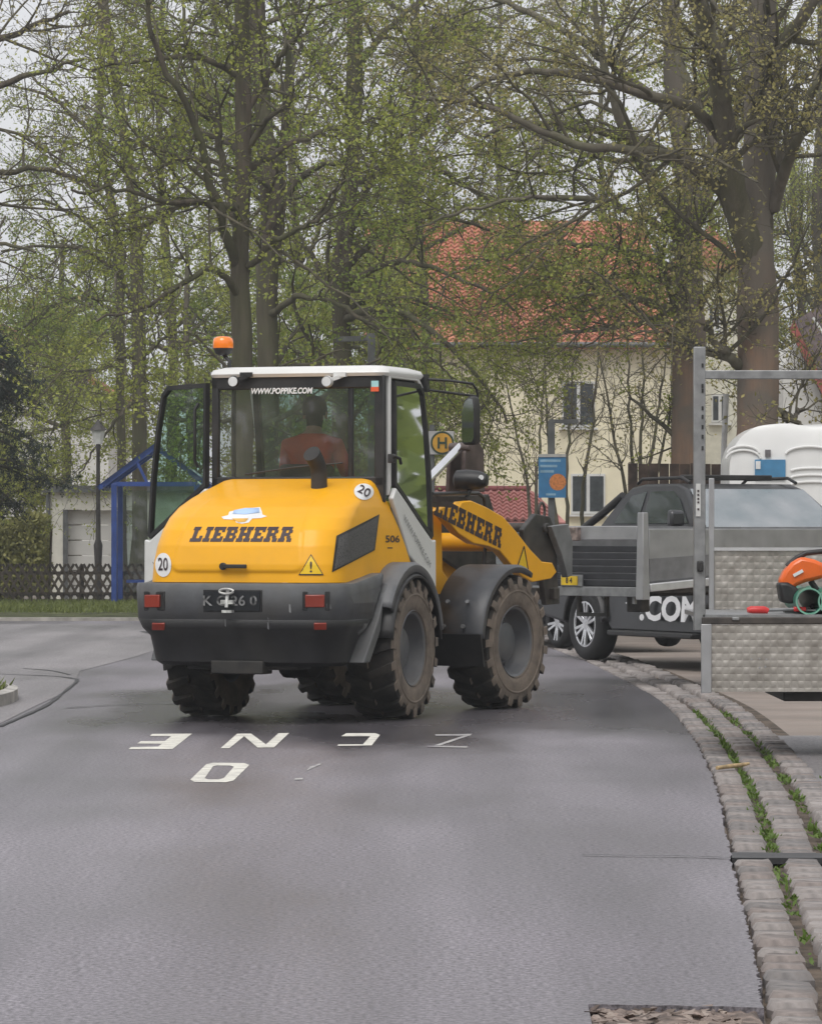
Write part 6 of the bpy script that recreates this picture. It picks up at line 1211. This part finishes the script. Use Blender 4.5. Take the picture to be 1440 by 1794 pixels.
tree('overhanging_tree', 'tree outside the left edge reaching its branches into view', [
 ([g0(-170,Y)]+px3([(-165,600),(-160,400),(-150,200),(-140,0),(-130,-250)],Y), .24,.10),
 (px3([(-158,330),(-90,240,-.4),(-20,160,-.7),(60,130,-1),(150,100,-1.2)],Y), .09,.02),
 (px3([(-160,440),(-90,360,.4),(0,300,.7),(90,300,1),(180,330,1.2)],Y), .08,.02),
 (px3([(-150,200),(-70,100,.3),(20,60,.6),(120,20,.8)],Y), .09,.025),
 (px3([(-160,520),(-100,470,-.5),(-20,430,-.9),(60,440,-1.2)],Y), .06,.02)], BARK, LEAFB, (8,6,5), leafprob=lambda C: np.full(len(C), .35), per=4)
Y = 93
tree('park_tree', 'leafy tree behind the thick forked trunk at right edge', [
 ([g0(1440,Y)]+px3([(1440,700),(1436,520),(1430,380),(1436,240),(1440,80),(1440,-100)],Y), .18,.10),
 (px3([(1436,560),(1400,480,-.4),(1380,400,-.7),(1370,330,-1)],Y), .07,.02),
 (px3([(1436,520),(1480,440,.4),(1520,350,.7)],Y), .07,.02),
 (px3([(1434,460),(1400,420,.8),(1350,400,1.2),(1290,410,1.5)],Y), .06,.02)], BARK, LEAF, (10,7,5), leafprob=hiprob, per=7)
# sparse multi-stem young trees in front of the cream house
def sapling(label, px, Y, stems, seed):
    R = random.Random(seed); limbs = []
    for i, (dx0, dx1, top) in enumerate(stems):
        limbs.append(([ (gx(px+dx0*.3,Y),Y+R.uniform(-.1,.1),0) ]+px3([(px+dx0,860),(px+dx0+(dx1-dx0)*.4,760+R.uniform(-20,20)),(px+dx0+(dx1-dx0)*.75,670),(px+dx1,top)],Y+R.uniform(-.6,.6)), .05,.012))
    return tree('young_tree', label, limbs, TWG, LEAFB, (12,4,3), (.5,1.2), .075, 3, 'sparse young trees by the cream house', lambda C: np.full(len(C), .24), up=.35, L3=(.3,.7), L4=(.15,.35))
sapling('bare twiggy young tree just right of the blue poster', 1012, 70, [(-45,-60,560),(-20,-5,590),(10,40,560)], 1)
sapling('dense twiggy multi stem shrub tree by the reddish trunk', 1118, 66, [(-22,-70,610),(-8,-20,570),(4,10,560),(14,50,590),(26,85,640)], 2)
sapling('sparse young tree between mirror and blue poster', 935, 76, [(-10,-60,640),(5,20,600)], 3)
# leafy trees filling the gap between trunks and houses
for i, (px, Y, top, lab, lm) in enumerate(((110,92,420,'leafy tree in front of the far white house',LEAFD),(330,88,430,'leafy tree seen through the open cab door',LEAF),(540,90,440,'leafy tree behind the cab rear window',LEAFD),(690,86,430,'leafy tree between cab roof and orange roof',LEAF),(-10,84,470,'leafy tree above the dark conifer',LEAF),(655,84,400,'leafy tree at the left end of the orange roof',LEAF))):
    zt_ = lz(top,Y); x_ = gx(px,Y); R = random.Random(i); limbs = [([(x_,Y,0),(x_+.1,Y,zt_*.35),(x_-.05,Y,zt_*.7),(x_,Y,zt_)], .15,.05)]
    for k in range(9):
        a = R.uniform(0, 2*PI); hi_ = 900 < px < 1200; h = zt_*R.uniform(.62 if hi_ else .25,.92 if hi_ else .8); ln = R.uniform(1.4,2.6)*(.8 if hi_ else 1); limbs.append(([(x_,Y,h),(x_+math.cos(a)*ln*.5,Y+math.sin(a)*ln*.5,h+.3),(x_+math.cos(a)*ln,Y+math.sin(a)*ln,h+R.uniform(-.2,.9))], .06,.015))
    tree('leafy_tree', lab, limbs, BARK, lm, (5,6,4), (.8,1.8), .11, 12, 'leafy trees in front of the houses', None, tw=.005)
for i, (px, Y, top, spr, lab, lm) in enumerate(((290,94,-80,2.6,'tall airy tree far behind the shelter',LEAF),(520,98,-90,2.6,'tall airy tree far behind the cab',LEAFB),(735,92,-60,2.6,'tall airy tree left of the orange roof',LEAFB),(880,132,-80,3.4,'tall airy tree behind the middle of the orange roof',LEAFB),(1060,134,-60,3.4,'tall airy tree behind the right end of the orange roof',LEAFB),(1250,125,-40,3,'tall airy tree behind the pale house',LEAF),(1400,96,60,2.4,'tall airy tree behind the white house at right',LEAF))):
    zt_ = lz(top,Y); x_ = gx(px,Y); R = random.Random(40+i); limbs = [([(x_,Y,0),(x_+.2,Y,zt_*.35),(x_-.15,Y,zt_*.7),(x_,Y,zt_)], .17,.05)]
    for k in range(15):
        a = R.uniform(0, 2*PI); h = zt_*R.uniform(.45 if 700 < px < 1200 else .32,.92); ln = R.uniform(.6,1.1)*spr; limbs.append(([(x_,Y,h),(x_+math.cos(a)*ln*.5,Y+math.sin(a)*ln*.5,h+.7),(x_+math.cos(a)*ln,Y+math.sin(a)*ln,h+R.uniform(.6,2.2))], .07,.015))
    tree('tall_tree', lab, limbs, BARK, lm, (5,6,4), (.9,2.2), .12, 5, 'tall trees behind the park', lambda C: np.full(len(C), .6), tw=.007)
# conifer at the left
Y = 69; cf = empty('conifer', g0(-45,Y), label='dark conifer with drooping boughs at left edge', cat='tree'); P1 = []; R1 = []
for k in range(46):
    h = random.uniform(1.9,5.2); a = random.uniform(0,2*PI); ln = random.uniform(.9,1.5)*(1.25-h/7)
    P1.append(resample([(0,0,h),(math.cos(a)*ln*.5,math.sin(a)*ln*.5,h+.02),(math.cos(a)*ln,math.sin(a)*ln,h-.25),(math.cos(a)*ln*1.25,math.sin(a)*ln*1.25,h-.35)], 8)); R1.append(np.linspace(.03,.006,8))
P1, R1 = np.stack(P1), np.stack(R1); tp = np.array([[(0,0,0),(0,0,2),(0,0,4),(0,0,5.6)]], dtype=float); V, Q = merge([tubes(tp, np.array([[.16,.12,.07,.02]]), 10), tubes(P1,R1,5)]); link('trunk', np_mesh('trunk', V, Q, BARK, True), cf)
P2, R2 = spawn(P1, R1, 16, .25,.6, (35,70), -.15, 4, .008); V, Q = merge([leaves_on(P2, 34, .085, .02, None, .6), leaves_on(P1, 40, .09, .03, None, .6)]); Vq = V.reshape(-1,4,3); c = Vq.mean(1,keepdims=True); Vq[:,1] = c[:,0]+(Vq[:,1]-c[:,0])*.35; Vq[:,3] = c[:,0]+(Vq[:,3]-c[:,0])*.35
link('crown', np_mesh('crown', Vq.reshape(-1,3), Q, mat('conifer_needles', (.035,.05,.035), .7, col2=(.015,.024,.02), island=.7, transl=.1)), cf)
# hedge behind the fence
n = 16000; hx_a, hx_b = gx(-120,74.5), gx(84,74.5); C = np.stack([rng.uniform(hx_a,hx_b,n), rng.uniform(74.1,75.4,n), rng.uniform(.05,1,n)**.8*1.72],1); C[:,2] += .08*np.sin(C[:,0]*5); U = unit(rng.normal(0,1,(n,3))+np.array([0,0,.8])); W = unit(np.cross(U, rng.normal(0,1,(n,3)))); s = rng.uniform(.5,1.2,(n,1))*.11
V, Q = quads(C, U*s*.5, W*s*.28); hd = empty('hedge', (0,0,0), label='yellow green clipped hedge behind the lattice fence at left', cat='hedge'); link('foliage', np_mesh('foliage', V, Q, mat('hedge_leaf', (.36,.34,.11), .6, col2=(.17,.18,.06), island=.8, transl=.3)), hd)
b = MB()
for k in range(14): x_ = hx_a+(hx_b-hx_a)*k/13; b.tube([(x_,74.7,0),(x_+.05,74.7,1.5)], .025, 6)
b.build('stems', BARK, hd, kind='stuff')

# unseen leaf mass beside and behind the viewpoint, added for reflections and dimmer low sky
n = 26000; C = []
for (xa,xb,ya,yb,m_) in ((17,34,10,95,9000),(-46,46,-42,-26,9000),(-44,-28,-20,58,8000)):
    c = np.stack([rng.uniform(xa,xb,m_), rng.uniform(ya,yb,m_), rng.uniform(0,1,m_)],1); hgt = 8+3*np.sin(c[:,0]*.35+c[:,1]*.27)+2*np.sin(c[:,1]*.9); c[:,2] *= hgt; C.append(c)
C = np.concatenate(C); U = unit(rng.normal(0,1,(n,3))); W = unit(np.cross(U, rng.normal(0,1,(n,3)))); s_ = rng.uniform(.5,1.1,(n,1)); V, Q = quads(C, U*s_*.5, W*s_*.4)
link('unseen_leaf_mass', np_mesh('unseen_leaf_mass', V, Q, LEAFD), label='unseen leafy mass added beyond the view for reflections', kind='stuff')

# thin damp air over the whole place
hzb = MB(); hzb.box((0, 420, 14.0), (1040, 1000, 32.0)); hm = bpy.data.materials.new('damp_air'); hm.use_nodes = True; hn = hm.node_tree.nodes; hn.clear(); ho = hn.new('ShaderNodeOutputMaterial'); hv_ = hn.new('ShaderNodeVolumePrincipled')
hv_.inputs['Color'].default_value = (.92,.94,.96,1); hv_.inputs['Density'].default_value = .0009; hv_.inputs['Anisotropy'].default_value = .2; hm.node_tree.links.new(hv_.outputs[0], ho.inputs['Volume'])
hzb.build('haze', hm, kind='stuff', label='thin damp haze over the street')
